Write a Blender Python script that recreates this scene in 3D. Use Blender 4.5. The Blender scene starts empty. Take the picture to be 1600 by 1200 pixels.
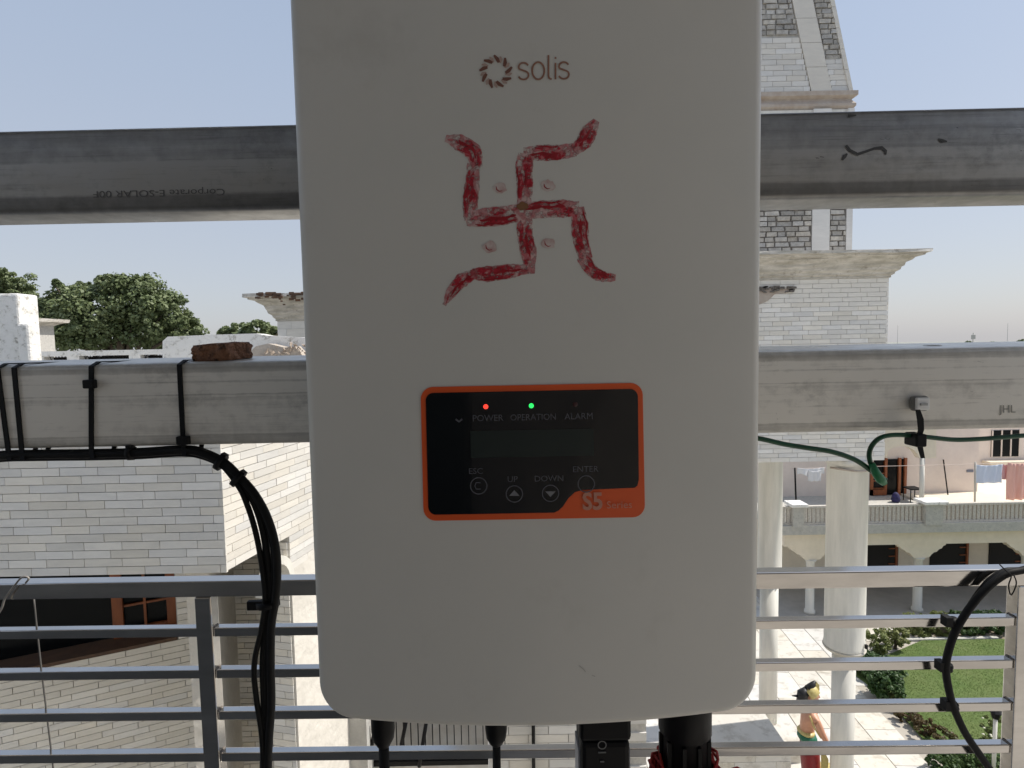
import bpy, bmesh, math, random
import numpy as np
from mathutils import Vector, Matrix
R = math.radians
random.seed(7); rng = np.random.default_rng(11)
SC = bpy.context.scene
COL = SC.collection

# ---------------------------------------------------------------- camera, sky, sun, exposure
EYE = Vector((0, 0, 9.0)); FPX = 900.0; PITCH = R(3.8); ROLL = R(1.1)
_F = Vector((0, math.cos(PITCH), -math.sin(PITCH)))
_u0 = Vector((0, math.sin(PITCH), math.cos(PITCH))); _r0 = Vector((1, 0, 0))
_R = _r0*math.cos(ROLL) - _u0*math.sin(ROLL); _U = _u0*math.cos(ROLL) + _r0*math.sin(ROLL)
cam = bpy.data.cameras.new('camera'); camo = bpy.data.objects.new('camera', cam); COL.objects.link(camo)
M = Matrix.Identity(4)
for i in range(3):
    M[i][0] = _R[i]; M[i][1] = _U[i]; M[i][2] = -_F[i]; M[i][3] = EYE[i]
camo.matrix_world = M
cam.sensor_width = 36; cam.lens = FPX/1600*36; cam.clip_start = .02; cam.clip_end = 6000
cam.dof.use_dof = False
SC.camera = camo
SUN_AZ = R(82); SUN_EL = R(54)           # azimuth measured from +Y towards +X
W = bpy.data.worlds.new('World'); SC.world = W; W.use_nodes = True
wn = W.node_tree.nodes; wl = W.node_tree.links
sky = wn.new('ShaderNodeTexSky'); sky.sky_type = 'NISHITA'; sky.sun_disc = False
sky.sun_elevation = SUN_EL; sky.sun_rotation = SUN_AZ
sky.air_density = 1.0; sky.dust_density = 2.0; sky.ozone_density = 1.0; sky.altitude = 200
hz = wn.new('ShaderNodeMix'); hz.data_type = 'RGBA'
hz.inputs[0].default_value = .74      # milky haze veil over the whole sky: lavender-grey low down, bluer with height
tcw = wn.new('ShaderNodeTexCoord'); sxw = wn.new('ShaderNodeSeparateXYZ'); rpw = wn.new('ShaderNodeValToRGB'); nzw = wn.new('ShaderNodeTexNoise')
nzw.inputs['Scale'].default_value = 1.6; nzw.inputs['Detail'].default_value = 3
adw = wn.new('ShaderNodeMath'); adw.operation = 'MULTIPLY_ADD'; adw.inputs[1].default_value = .10
wl.new(tcw.outputs['Generated'], sxw.inputs[0]); wl.new(tcw.outputs['Generated'], nzw.inputs[0]); wl.new(nzw.outputs[0], adw.inputs[0]); wl.new(sxw.outputs[2], adw.inputs[2])
ew = rpw.color_ramp.elements; ew[0].position = .04; ew[0].color = (.385,.39,.42,1); ew[1].position = .62; ew[1].color = (.30,.36,.46,1)
xw_ = ew.new(.22); xw_.color = (.365,.385,.43,1); xw_ = ew.new(.46); xw_.color = (.325,.375,.46,1)
scw = wn.new('ShaderNodeVectorMath'); scw.operation = 'SCALE'; scw.inputs['Scale'].default_value = 9.3
wl.new(adw.outputs[0], rpw.inputs[0]); wl.new(rpw.outputs[0], scw.inputs[0]); wl.new(scw.outputs[0], hz.inputs[7])
wl.new(sky.outputs[0], hz.inputs[6]); wl.new(hz.outputs[2], wn['Background'].inputs[0])
wn['Background'].inputs[1].default_value = .10
sl = bpy.data.lights.new('sun', 'SUN'); sl.energy = 3.05; sl.angle = R(.6); sl.color = (1, .95, .87)
so = bpy.data.objects.new('sun', sl); COL.objects.link(so)
sd = Vector((math.sin(SUN_AZ)*math.cos(SUN_EL), math.cos(SUN_AZ)*math.cos(SUN_EL), math.sin(SUN_EL)))
so.rotation_euler = sd.to_track_quat('Z', 'Y').to_euler(); so.location = (20, 10, 40)
SC.view_settings.view_transform = 'Standard'; SC.view_settings.look = 'None'
SC.view_settings.exposure = 0.70; SC.view_settings.gamma = 1; SC.view_settings.use_curve_mapping = False
SC.cycles.max_bounces = 8; SC.cycles.transparent_max_bounces = 16

# ---------------------------------------------------------------- pixel helpers (design-time only)
def ray(px, py): return _F + _R*((px-800)/FPX) + _U*((600-py)/FPX)
def P(px, py, Y):
    d = ray(px, py); return EYE + d*(Y/d.y)
def G(px, py, z=0.0):
    d = ray(px, py); return EYE + d*((z-EYE.z)/d.z)

# ---------------------------------------------------------------- materials
MATS = {}
def mat(name, col, rough=.6, metal=0, col2=None, nscale=8, ndetail=6, mapscale=(1,1,1), bump=0, bscale=40,
        rand=0, spots=None, emit=None, coat=0, spec=.5, lo=.35, hi=.65, rvar=0):
    m = bpy.data.materials.new(name); m.use_nodes = True; n = m.node_tree.nodes; l = m.node_tree.links
    b = n['Principled BSDF']; b.inputs['Roughness'].default_value = rough; b.inputs['Metallic'].default_value = metal
    b.inputs['Specular IOR Level'].default_value = spec; b.inputs['Coat Weight'].default_value = coat
    c4 = (*col, 1); b.inputs['Base Color'].default_value = c4
    tc = n.new('ShaderNodeTexCoord'); mp = n.new('ShaderNodeMapping'); mp.inputs['Scale'].default_value = mapscale
    geo = n.new('ShaderNodeNewGeometry'); oi = n.new('ShaderNodeObjectInfo')
    l.new(geo.outputs['Position'], mp.inputs[0])
    cur = None
    if col2:
        nz = n.new('ShaderNodeTexNoise'); nz.inputs['Scale'].default_value = nscale; nz.inputs['Detail'].default_value = ndetail
        nz.inputs['Roughness'].default_value = .65
        l.new(mp.outputs[0], nz.inputs[0])
        rp = n.new('ShaderNodeValToRGB'); rp.color_ramp.elements[0].position = lo; rp.color_ramp.elements[1].position = hi
        rp.color_ramp.elements[0].color = c4; rp.color_ramp.elements[1].color = (*col2, 1)
        l.new(nz.outputs[0], rp.inputs[0]); cur = rp.outputs[0]
        if rvar:
            mr = n.new('ShaderNodeMapRange'); mr.inputs[3].default_value = rough-rvar; mr.inputs[4].default_value = rough+rvar
            l.new(nz.outputs[0], mr.inputs[0]); l.new(mr.outputs[0], b.inputs['Roughness'])
    if spots:                                  # (colour, scale, threshold, strength)
        sc_, ss, th, st = spots
        n2 = n.new('ShaderNodeTexNoise'); n2.inputs['Scale'].default_value = ss; n2.inputs['Detail'].default_value = 8
        n2.inputs['Roughness'].default_value = .7; l.new(geo.outputs['Position'], n2.inputs[0])
        r2 = n.new('ShaderNodeValToRGB'); r2.color_ramp.elements[0].position = th; r2.color_ramp.elements[1].position = th+.1
        r2.color_ramp.elements[0].color = (0,0,0,1); r2.color_ramp.elements[1].color = (st,st,st,1)
        l.new(n2.outputs[0], r2.inputs[0])
        mx = n.new('ShaderNodeMix'); mx.data_type = 'RGBA'; l.new(r2.outputs[0], mx.inputs[0])
        if cur: l.new(cur, mx.inputs[6])
        else: mx.inputs[6].default_value = c4
        mx.inputs[7].default_value = (*sc_, 1); cur = mx.outputs[2]
    if rand:
        hs = n.new('ShaderNodeHueSaturation'); mr = n.new('ShaderNodeMapRange')
        mr.inputs[3].default_value = 1-rand; mr.inputs[4].default_value = 1+rand*.55
        l.new(oi.outputs['Random'], mr.inputs[0]); l.new(mr.outputs[0], hs.inputs['Value'])
        m2 = n.new('ShaderNodeMath'); m2.operation = 'MULTIPLY'; m2.inputs[1].default_value = 7.31
        m3 = n.new('ShaderNodeMath'); m3.operation = 'FRACT'
        mr2 = n.new('ShaderNodeMapRange'); mr2.inputs[3].default_value = .5; mr2.inputs[4].default_value = 1.3
        l.new(oi.outputs['Random'], m2.inputs[0]); l.new(m2.outputs[0], m3.inputs[0]); l.new(m3.outputs[0], mr2.inputs[0]); l.new(mr2.outputs[0], hs.inputs['Saturation'])
        if cur: l.new(cur, hs.inputs['Color'])
        else: hs.inputs['Color'].default_value = c4
        cur = hs.outputs[0]
    if cur: l.new(cur, b.inputs['Base Color'])
    if bump:
        nb = n.new('ShaderNodeTexNoise'); nb.inputs['Scale'].default_value = bscale; nb.inputs['Detail'].default_value = 5
        l.new(mp.outputs[0], nb.inputs[0])
        bp = n.new('ShaderNodeBump'); bp.inputs['Strength'].default_value = bump; bp.inputs['Distance'].default_value = .02
        l.new(nb.outputs[0], bp.inputs['Height']); l.new(bp.outputs[0], b.inputs['Normal'])
    if emit:
        b.inputs['Emission Color'].default_value = (*emit[0], 1); b.inputs['Emission Strength'].default_value = emit[1]
    MATS[name] = m
    return m

def streaky(name, base, dark, metal, rough, zr=(8.9, 9.0), prof=()):
    """galvanised tube: level tone bands set by height, edge shading painted in, brushed streaks, blotches, dark hairlines"""
    m = bpy.data.materials.new(name); m.use_nodes = True; n = m.node_tree.nodes; l = m.node_tree.links
    b = n['Principled BSDF']; b.inputs['Metallic'].default_value = metal
    geo = n.new('ShaderNodeNewGeometry')
    def noise(scale, vec, det=6, rg=.6):
        mp = n.new('ShaderNodeMapping'); mp.inputs['Scale'].default_value = vec; l.new(geo.outputs['Position'], mp.inputs[0])
        z = n.new('ShaderNodeTexNoise'); z.inputs['Scale'].default_value = scale; z.inputs['Detail'].default_value = det
        z.inputs['Roughness'].default_value = rg; l.new(mp.outputs[0], z.inputs[0]); return z.outputs[0]
    def ramp(s, a, c, va, vc):
        r = n.new('ShaderNodeMapRange'); r.inputs[1].default_value = a; r.inputs[2].default_value = c
        r.inputs[3].default_value = va; r.inputs[4].default_value = vc; l.new(s, r.inputs[0]); return r.outputs[0]
    def mul(a, c):
        q = n.new('ShaderNodeMath'); q.operation = 'MULTIPLY'; l.new(a, q.inputs[0]); l.new(c, q.inputs[1]); return q.outputs[0]
    s1 = ramp(noise(1, (1.6, 1.6, 110), 4), .35, .65, .84, 1.06)
    s2 = ramp(noise(1, (16, 16, 700), 5), .34, .42, .80, 1.0)
    s3 = ramp(noise(70, (1, 1, 1)), .3, .7, .80, 1.12)
    s4 = mul(ramp(noise(8, (1, 1, 1.5), 9, .8), .54, .72, 1.0, .55), ramp(noise(4, (1, 1, 1), 4, .6), .35, .65, .82, 1.05))
    s5 = ramp(noise(1, (160, 4, 9), 3), .35, .6, .975, 1.01)
    f = mul(mul(mul(s1, s2), mul(s3, s4)), s5)
    bo = n.new('ShaderNodeMath'); bo.operation = 'MULTIPLY'; bo.inputs[1].default_value = 1.28; l.new(f, bo.inputs[0]); f = bo.outputs[0]
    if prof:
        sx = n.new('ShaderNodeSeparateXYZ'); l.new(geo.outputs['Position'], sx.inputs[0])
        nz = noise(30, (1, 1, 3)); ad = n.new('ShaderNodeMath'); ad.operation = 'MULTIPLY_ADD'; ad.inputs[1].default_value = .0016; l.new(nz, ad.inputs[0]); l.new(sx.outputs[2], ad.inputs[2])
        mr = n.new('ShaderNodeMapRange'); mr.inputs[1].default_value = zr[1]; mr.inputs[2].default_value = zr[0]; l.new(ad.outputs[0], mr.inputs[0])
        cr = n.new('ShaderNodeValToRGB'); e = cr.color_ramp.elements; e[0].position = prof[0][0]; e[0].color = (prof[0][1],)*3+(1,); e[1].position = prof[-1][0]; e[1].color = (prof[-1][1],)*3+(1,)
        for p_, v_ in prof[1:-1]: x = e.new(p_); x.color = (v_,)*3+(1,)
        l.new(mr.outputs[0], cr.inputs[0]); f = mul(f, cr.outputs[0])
    mx = n.new('ShaderNodeMix'); mx.data_type = 'RGBA'; mx.inputs[6].default_value = (*dark, 1); mx.inputs[7].default_value = (*base, 1)
    l.new(f, mx.inputs[0]); l.new(mx.outputs[2], b.inputs['Base Color'])
    l.new(ramp(noise(30, (1, 1, 3)), .3, .7, rough-.08, rough+.1), b.inputs['Roughness'])
    bp = n.new('ShaderNodeBump'); bp.inputs['Strength'].default_value = .12; bp.inputs['Distance'].default_value = .001
    l.new(noise(60, (1, 1, 3)), bp.inputs['Height']); l.new(bp.outputs[0], b.inputs['Normal'])
    return m

MARBLE = mat('marble_tile', (.88,.84,.765), .45, col2=(.79,.755,.69), nscale=5, mapscale=(1,1,4), rand=.12, bump=.15, bscale=60, lo=.4, hi=.7, spots=((.42,.37,.30), 2.6, .63, .32))
MARBLE_W = mat('marble_tile_warm', (.74,.705,.645), .5, col2=(.66,.63,.58), nscale=3, mapscale=(1,1,5), rand=.12, bump=.15, bscale=60)
JOINT = mat('mortar', (.44,.42,.39), .9, col2=(.56,.54,.50), nscale=20)
STONE_R = mat('rubble_stone', (.56,.53,.48), .95, col2=(.38,.355,.32), nscale=12, rand=.3, bump=.9, bscale=22)
GAP = mat('rubble_mortar', (.13,.12,.11), .95, col2=(.2,.18,.16), nscale=20)
LIME = mat('limewash', (.84,.82,.78), .8, col2=(.70,.68,.63), nscale=9, spots=((.22,.19,.15), 9, .55, .7), bump=.6, bscale=30, lo=.45, hi=.75)
CORN = mat('weathered_cornice', (.72,.68,.62), .8, col2=(.44,.41,.35), nscale=3.2, mapscale=(1,1,5), spots=((.26,.22,.17), 9, .56, .6), bump=.5, bscale=18)
BAND = mat('brown_band', (.42,.34,.28), .8, col2=(.50,.44,.38), nscale=8)
COLM = mat('column_plaster', (.76,.735,.67), .55, col2=(.62,.605,.55), nscale=2.2, mapscale=(3,3,.35), spots=((.45,.43,.37), 16, .66, .4), bump=.12, bscale=30)
CREAM = mat('cream_paint', (.80,.71,.57), .7, col2=(.72,.64,.51), nscale=3, bump=.1, bscale=30)
PINKW = mat('pinkish_paint', (.76,.67,.60), .8, col2=(.70,.61,.55), nscale=2.5, bump=.1)
PLAS = mat('swirled_plaster', (.74,.70,.635), .7, col2=(.64,.605,.545), nscale=2.5, bump=.9, bscale=9)
GREYC = mat('grey_cement', (.44,.43,.40), .9, col2=(.54,.52,.47), nscale=9, spots=((.12,.11,.09), 25, .58, .7), bump=.5)
PEB = mat('pebble_dash', (.68,.64,.57), .9, col2=(.48,.44,.39), nscale=30, bump=1, bscale=55)
DARKI = mat('dark_interior', (.02,.018,.016), .9)
GLASSD = mat('dark_glass', (.006,.007,.008), .2, spec=.15)
WOOD = mat('orange_wood', (.33,.10,.03), .45, col2=(.22,.06,.02), nscale=12, mapscale=(1,1,.2))
BROWN = mat('brown_sill', (.12,.065,.035), .7, col2=(.08,.045,.03), nscale=8)
GALV = streaky('galvanised_light', (.80,.785,.745), (.10,.095,.085), .45, .36)
GALV2 = streaky('galvanised_dark', (.17,.17,.168), (.05,.05,.05), .6, .36)
STEEL = mat('polished_steel', (.63,.61,.585), .13, metal=1, col2=(.50,.48,.46), nscale=6, mapscale=(.6,1,3), spots=((.30,.28,.25), 26, .66, .5), bump=.03, bscale=6, rvar=.05)
BLK = mat('black_rubber', (.006,.006,.007), .6, col2=(.010,.010,.010), nscale=60, spec=.2)
BLKP = mat('black_plastic', (.004,.004,.005), .5, col2=(.007,.007,.008), nscale=30, spec=.16)
BLKT = mat('cable_tie_plastic', (.005,.005,.006), .6, spec=.25)
GRN = mat('green_wire', (.006,.085,.035), .35, col2=(.004,.055,.022), nscale=50)
WIRE = mat('grey_wire', (.36,.34,.31), .5, metal=.3, col2=(.24,.22,.2), nscale=60)
WHT = mat('inverter_white', (.60,.585,.54), .42, col2=(.635,.61,.56), nscale=7, lo=.3, hi=.7, spots=((.42,.39,.34), 6, .56, .22), coat=.05)
TILEW = mat('white_pavement', (.67,.635,.57), .6, col2=(.60,.57,.51), nscale=2.2, rand=.07, spots=((.38,.34,.28), 3.5, .52, .55))
SLOT = mat('pavement_joint', (.42,.385,.33), .9)
GRASS = mat('lawn', (.085,.14,.028), .9, col2=(.12,.16,.045), nscale=1.1, bump=.6, bscale=120)

SOIL = mat('dry_earth', (.40,.34,.26), .95, col2=(.22,.18,.13), nscale=2, bump=.5)
FARG = mat('far_ground', (.34,.33,.31), .95, col2=(.24,.25,.20), nscale=.02)
BRKR = mat('red_brick', (.37,.18,.10), .9, col2=(.24,.11,.06), nscale=40, bump=1.0, bscale=120, spots=((.05,.03,.02), 60, .55, .8))
FLOOR = mat('terrace_tiles', (.44,.41,.37), .7, col2=(.38,.355,.32), nscale=3)
def leafmat(name, a, b_, c, sc=.6):
    m = bpy.data.materials.new(name); m.use_nodes = True; n = m.node_tree.nodes; l = m.node_tree.links
    b = n['Principled BSDF']; b.inputs['Roughness'].default_value = .55
    geo = n.new('ShaderNodeNewGeometry')
    rp = n.new('ShaderNodeValToRGB'); e = rp.color_ramp.elements; e[0].color = (*a, 1); e[1].color = (*c, 1)
    x = e.new(.5); x.color = (*b_, 1)
    nz = n.new('ShaderNodeTexNoise'); nz.inputs['Scale'].default_value = sc; nz.inputs['Detail'].default_value = 3; l.new(geo.outputs['Position'], nz.inputs[0])
    m1 = n.new('ShaderNodeMath'); m1.operation = 'MULTIPLY_ADD'; m1.inputs[1].default_value = 1.5; m1.inputs[2].default_value = -.5; l.new(nz.outputs[0], m1.inputs[0])
    m2 = n.new('ShaderNodeMath'); m2.operation = 'MULTIPLY_ADD'; m2.inputs[1].default_value = .55; l.new(geo.outputs['Random Per Island'], m2.inputs[0]); l.new(m1.outputs[0], m2.inputs[2])
    l.new(m2.outputs[0], rp.inputs[0]); l.new(rp.outputs[0], b.inputs['Base Color'])
    tr = n.new('ShaderNodeBsdfTranslucent'); mx = n.new('ShaderNodeMixShader'); mx.inputs[0].default_value = .25
    l.new(rp.outputs[0], tr.inputs[0]); l.new(b.outputs[0], mx.inputs[1]); l.new(tr.outputs[0], mx.inputs[2])
    l.new(mx.outputs[0], n['Material Output'].inputs[0]); return m
LEAF = leafmat('tree_leaves', (.085,.115,.045), (.16,.20,.085), (.27,.31,.16))
LEAF2 = leafmat('hedge_leaves', (.025,.06,.014), (.04,.09,.02), (.08,.13,.03))
LEAF3 = leafmat('yellow_green_leaves', (.09,.12,.03), (.15,.18,.05), (.24,.25,.09))
BLADE = leafmat('grass_blade', (.10,.16,.03), (.115,.18,.035), (.14,.20,.05))
BARK = mat('bark', (.10,.075,.05), .9, col2=(.06,.045,.03), nscale=5, mapscale=(4,4,.6), bump=.6)

# ---------------------------------------------------------------- object helpers
ORG = {}
def org(o):
    return ORG.get(o.name, Vector((0,0,0))) if o is not None else Vector((0,0,0))
def tag(o, label=None, cat=None, group=None, kind=None):
    if label: o['label'] = label
    if cat: o['category'] = cat
    if group: o['group'] = group
    if kind: o['kind'] = kind
    return o
def thing(name, label, cat, loc, group=None):
    o = bpy.data.objects.new(name, None); COL.objects.link(o); o.location = loc; o.empty_display_size = .1
    ORG[o.name] = Vector(loc); return tag(o, label, cat, group)
def link(name, me, parent=None, loc=None):
    """mesh given in world coordinates; re-based to its parent's (or its own) base point"""
    o = bpy.data.objects.new(name, me); COL.objects.link(o)
    if parent is not None:
        me.transform(Matrix.Translation(-org(parent))); o.parent = parent; ORG[o.name] = org(parent)
    else:
        if loc is None:
            co = np.array([v.co[:] for v in me.vertices]); a, b = co.min(0), co.max(0)
            loc = Vector(((a[0]+b[0])/2, (a[1]+b[1])/2, a[2]))
        me.transform(Matrix.Translation(-Vector(loc))); o.location = loc; ORG[o.name] = Vector(loc)
    return o
class MB:
    def __init__(s): s.v = []; s.f = []; s.sm = []
    def add(s, vs, fs, smooth=False):
        k = len(s.v); s.v += [tuple(v) for v in vs]; s.f += [tuple(i+k for i in f) for f in fs]; s.sm += [smooth]*len(fs); return s
    def box(s, a, b):
        x0,y0,z0 = [min(a[i],b[i]) for i in range(3)]; x1,y1,z1 = [max(a[i],b[i]) for i in range(3)]
        return s.add([(x0,y0,z0),(x1,y0,z0),(x1,y1,z0),(x0,y1,z0),(x0,y0,z1),(x1,y0,z1),(x1,y1,z1),(x0,y1,z1)],
            [(0,3,2,1),(4,5,6,7),(0,1,5,4),(1,2,6,5),(2,3,7,6),(3,0,4,7)])
    def obox(s, o, u, v, w):     # origin + three edge vectors
        o, u, v, w = Vector(o), Vector(u), Vector(v), Vector(w)
        return s.add([o, o+u, o+u+v, o+v, o+w, o+u+w, o+u+v+w, o+v+w],
            [(0,3,2,1),(4,5,6,7),(0,1,5,4),(1,2,6,5),(2,3,7,6),(3,0,4,7)])
    def prism(s, poly, ext, smooth=False):    # poly: world points, ext: vector
        n = len(poly); e = Vector(ext); p = [Vector(q) for q in poly]
        s.add(p + [q+e for q in p], [tuple(range(n))[::-1], tuple(range(n, 2*n))] + [(i, (i+1)%n, (i+1)%n+n, i+n) for i in range(n)], smooth); return s
    def loft(s, rings, closed=True, caps=True, smooth=True):
        n = len(rings[0]); k = len(s.v); fs = []
        for i in range(len(rings)-1):
            for j in range(n if closed else n-1):
                a = i*n+j; b = i*n+(j+1)%n; fs.append((a, b, b+n, a+n))
        if caps: fs.append(tuple(range(n))[::-1]); fs.append(tuple(range((len(rings)-1)*n, len(rings)*n)))
        return s.add([p for r in rings for p in r], fs, smooth)
    def lathe(s, c, prof, n=24, smooth=True):   # prof: (radius, z)
        return s.loft([[Vector((c[0]+r*math.cos(2*math.pi*j/n), c[1]+r*math.sin(2*math.pi*j/n), z)) for j in range(n)] for r, z in prof], smooth=smooth)
    def tube(s, pts, r, n=10, smooth=True, sub=0, wob=0):
        pts = [Vector(p) for p in pts]
        if sub: pts = catmull(pts, sub)
        rr = r if isinstance(r, (list, tuple)) else [r]*len(pts)
        if len(rr) != len(pts): rr = [rr[min(int(i/len(pts)*len(rr)), len(rr)-1)] for i in range(len(pts))]
        t0 = (pts[1]-pts[0]).normalized(); up = Vector((0,0,1)) if abs(t0.z) < .9 else Vector((0,1,0))
        nx = t0.cross(up).normalized(); rings = []
        for i, p in enumerate(pts):
            t = (pts[min(i+1, len(pts)-1)] - pts[max(i-1, 0)]).normalized()
            nx = (nx - t*nx.dot(t)).normalized(); ny = t.cross(nx)
            rad = rr[i]*(1+random.uniform(-wob, wob))
            rings.append([p + (nx*math.cos(2*math.pi*j/n) + ny*math.sin(2*math.pi*j/n))*rad for j in range(n)])
        return s.loft(rings, smooth=smooth)
    def mesh(s, name, m, bevel=0, seg=2):
        me = bpy.data.meshes.new(name); me.from_pydata(s.v, [], s.f); me.polygons.foreach_set('use_smooth', s.sm)
        if m: me.materials.append(m)
        bm = bmesh.new(); bm.from_mesh(me)
        if bevel: bmesh.ops.bevel(bm, geom=list(bm.edges), offset=bevel, segments=seg, affect='EDGES', profile=.5)
        bmesh.ops.recalc_face_normals(bm, faces=list(bm.faces)); bm.to_mesh(me); bm.free(); me.update(); return me
    def build(s, name, m, parent=None, loc=None, bevel=0, seg=2, **kw):
        return tag(link(name, s.mesh(name, m, bevel, seg), parent, loc), **kw)
def catmull(p, sub):
    out = []
    q = [p[0]*2-p[1]] + p + [p[-1]*2-p[-2]]
    for i in range(1, len(q)-2):
        for k in range(sub):
            t = k/sub; a, b, c, d = q[i-1], q[i], q[i+1], q[i+2]
            out.append(.5*((2*b) + (c-a)*t + (2*a-5*b+4*c-d)*t*t + (3*b-a-3*c+d)*t**3))
    out.append(p[-1]); return out
def box(name, a, b, m, parent=None, bevel=0, **kw): return MB().box(a, b).build(name, m, parent, bevel=bevel, **kw)

# brick pieces share one bevelled unit mesh per material
UNIT = {}
def unit_mesh(m, rough=0):
    k = (m.name, rough)
    if k not in UNIT:
        lst = []
        for q in range(1 if not rough else 5):
            mb = MB().box((-.5,-.5,-.5), (.5,.5,.5))
            if rough:
                mb.v = [tuple(c*(1+random.uniform(-rough, rough*.3)) for c in v) for v in mb.v]
                me = mb.mesh('stone', m)
            else:
                me = mb.mesh('brick', m)
            lst.append(me)
        UNIT[k] = lst
    return random.choice(UNIT[k])
def fill_bricks(parent, o, u, rows, H, L, lim, m, depth=.02, joint=.0052, name='brick', cap=300, rough=0, jit=.0015, stretch=0, counter=None):
    """rows of pieces on a wall face. o: lower-left corner, u: unit direction along the wall, lim(v)->list of (l,r) along u"""
    o = Vector(o); u = Vector(u).normalized(); n = u.cross(Vector((0,0,1))).normalized()      # towards the viewer for u ~ +X
    rot = Matrix((u, -n, Vector((0,0,1)))).transposed().to_euler()
    rest = MB(); cnt = counter if counter is not None else [0]
    for k in range(rows):
        v = k*H; hh = H-joint
        for (l, r) in lim(v+H/2):
            x = l - random.random()*L*.9 if stretch else l - (L*.5 if k % 2 else 0) - (L*.12*math.sin(k*2.3)+L*.12)
            while x < r:
                ln = L*(1+random.uniform(-stretch, stretch)); a = max(x, l); b = min(x+ln-joint, r)
                if b-a > joint*1.5:
                    d = depth + random.uniform(-jit, jit)
                    c = o + u*((a+b)/2) + Vector((0,0,v+hh/2+joint/2)) + n*(d/2)
                    if cnt[0] < cap:
                        ob = bpy.data.objects.new(name, unit_mesh(m, rough)); COL.objects.link(ob); ob.parent = parent
                        ob.location = c - org(parent); ob.rotation_euler = rot; ob.scale = (b-a, d, hh); cnt[0] += 1
                    else:
                        rest.obox(c-u*(b-a)/2-n*d/2-Vector((0,0,hh/2)), u*(b-a), n*d, Vector((0,0,hh)))
                x += ln
    if rest.v: rest.build('brick_courses', m, parent, kind='stuff')
    return cnt

# ================================================================ GROUND
MB().box((-900,-60,-.6), (900,2600,-.012)).build('ground', FARG, kind='structure')
yardz = 0.0
MB().box((-14,5,-.3), (30,24,-.006)).build('courtyard_earth', SOIL, kind='structure')
pave = MB().box((-14,1.5,-.2), (12.6,22.5,-.0)).build('pavement', SLOT, kind='structure')
gd = (G(1218,982)-G(1397,1197)); gd.z = 0; gd.normalize()      # the diagonal joint direction
gn = Vector((gd.y, -gd.x, 0))
g0 = G(1397,1197)
lawn_a, lawn_b = G(1385,1093), G(1500,1222)
ld = (lawn_b-lawn_a).normalized()
def inlawn(p):     # right of the lawn's left edge and in front of its back edge
    q = p-lawn_a; return (ld.x*q.y-ld.y*q.x) > -.1 and p.y < G(1450,1003).y+.3 and p.y > 4
sw, slen = .74, 1.15; slab_me = MB().box((-.5,-.5,-.5),(.5,.5,.5)).mesh('slab', TILEW)
cnt = 0; rest = MB(); todo = []
for i in range(-14, 12):
    for j in range(-8, 16):
        c = g0 + gn*((i+.5)*sw) + gd*((j+.5+.5*(i % 2))*slen)
        if not (2.2 < c.y < 22 and -7.4 < c.x < 12) or inlawn(c): continue
        todo.append((-(1 if (c.x/c.y > .41 and 9 < c.y < 19) else 0), c, i, j))
todo.sort(key=lambda t: (t[0], t[1].y))
for k, (_, c, i, j) in enumerate(todo):
    w_ = sw-(.035 if i % 3 == 0 else .012); hgt = .012+random.uniform(0, .004)
    if k < 300:
        o = bpy.data.objects.new('paving_slab', slab_me); COL.objects.link(o); o.parent = pave
        o.location = c + Vector((0,0,hgt/2)) - org(pave); o.scale = (w_, slen-.012, hgt); o.rotation_euler = (0,0, math.atan2(gd.y, gd.x)-math.pi/2)
    else:
        rest.obox(c-gn*w_/2-gd*(slen-.012)/2, gn*w_, gd*(slen-.012), Vector((0,0,hgt)))
if rest.v: rest.build('paving_slabs', TILEW, pave, kind='stuff')
# lawn
back_y = G(1450,1003).y
lawn_poly = [lawn_a + ld*4, lawn_a, Vector((lawn_a.x - .2, lawn_a.y+1.2, 0)), Vector((P(1440,1003,back_y).x, back_y, 0)), Vector((19, back_y, 0)), Vector((19, 7.5, 0))]
mb = MB(); mb.prism([Vector((p.x,p.y,.02)) for p in lawn_poly], (0,0,.03)); mb.build('lawn', GRASS, kind='structure')
nb = 60000; gv = np.zeros((nb*3,3)); pts = []
def in_poly(x, y, poly):
    c = False; n = len(poly); j = n-1
    for i in range(n):
        a, b = poly[i], poly[j]
        if (a.y > y) != (b.y > y) and x < (b.x-a.x)*(y-a.y)/(b.y-a.y)+a.x: c = not c
        j = i
    return c
while len(pts) < nb:
    x, y = rng.uniform(6.5, 15), rng.uniform(8, back_y)
    if in_poly(x, y, lawn_poly): pts.append((x, y))
pts = np.array(pts); an = rng.uniform(0, 6.28, nb); h = rng.uniform(.010, .028, nb)
base = np.c_[pts, np.full(nb, .048)]; dx = np.c_[np.cos(an), np.sin(an), np.zeros(nb)]*.007
gv[0::3] = base-dx; gv[1::3] = base+dx; gv[2::3] = base + np.c_[rng.normal(0,.02,nb), rng.normal(0,.02,nb), h]
def fast_mesh(name, v, nper, m):
    nf = len(v)//nper; me = bpy.data.meshes.new(name); me.vertices.add(len(v)); me.vertices.foreach_set('co', v.astype(np.float32).ravel())
    me.loops.add(len(v)); me.loops.foreach_set('vertex_index', np.arange(len(v), dtype=np.int32))
    me.polygons.add(nf); me.polygons.foreach_set('loop_start', (np.arange(nf)*nper).astype(np.int32))
    me.materials.append(m); me.update(calc_edges=True); return me
tag(link('grass', fast_mesh('grass', gv, 3, BLADE), None, (11, 11, 0)), 'short mown green grass covering the courtyard lawn', 'grass', kind='stuff')

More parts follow.
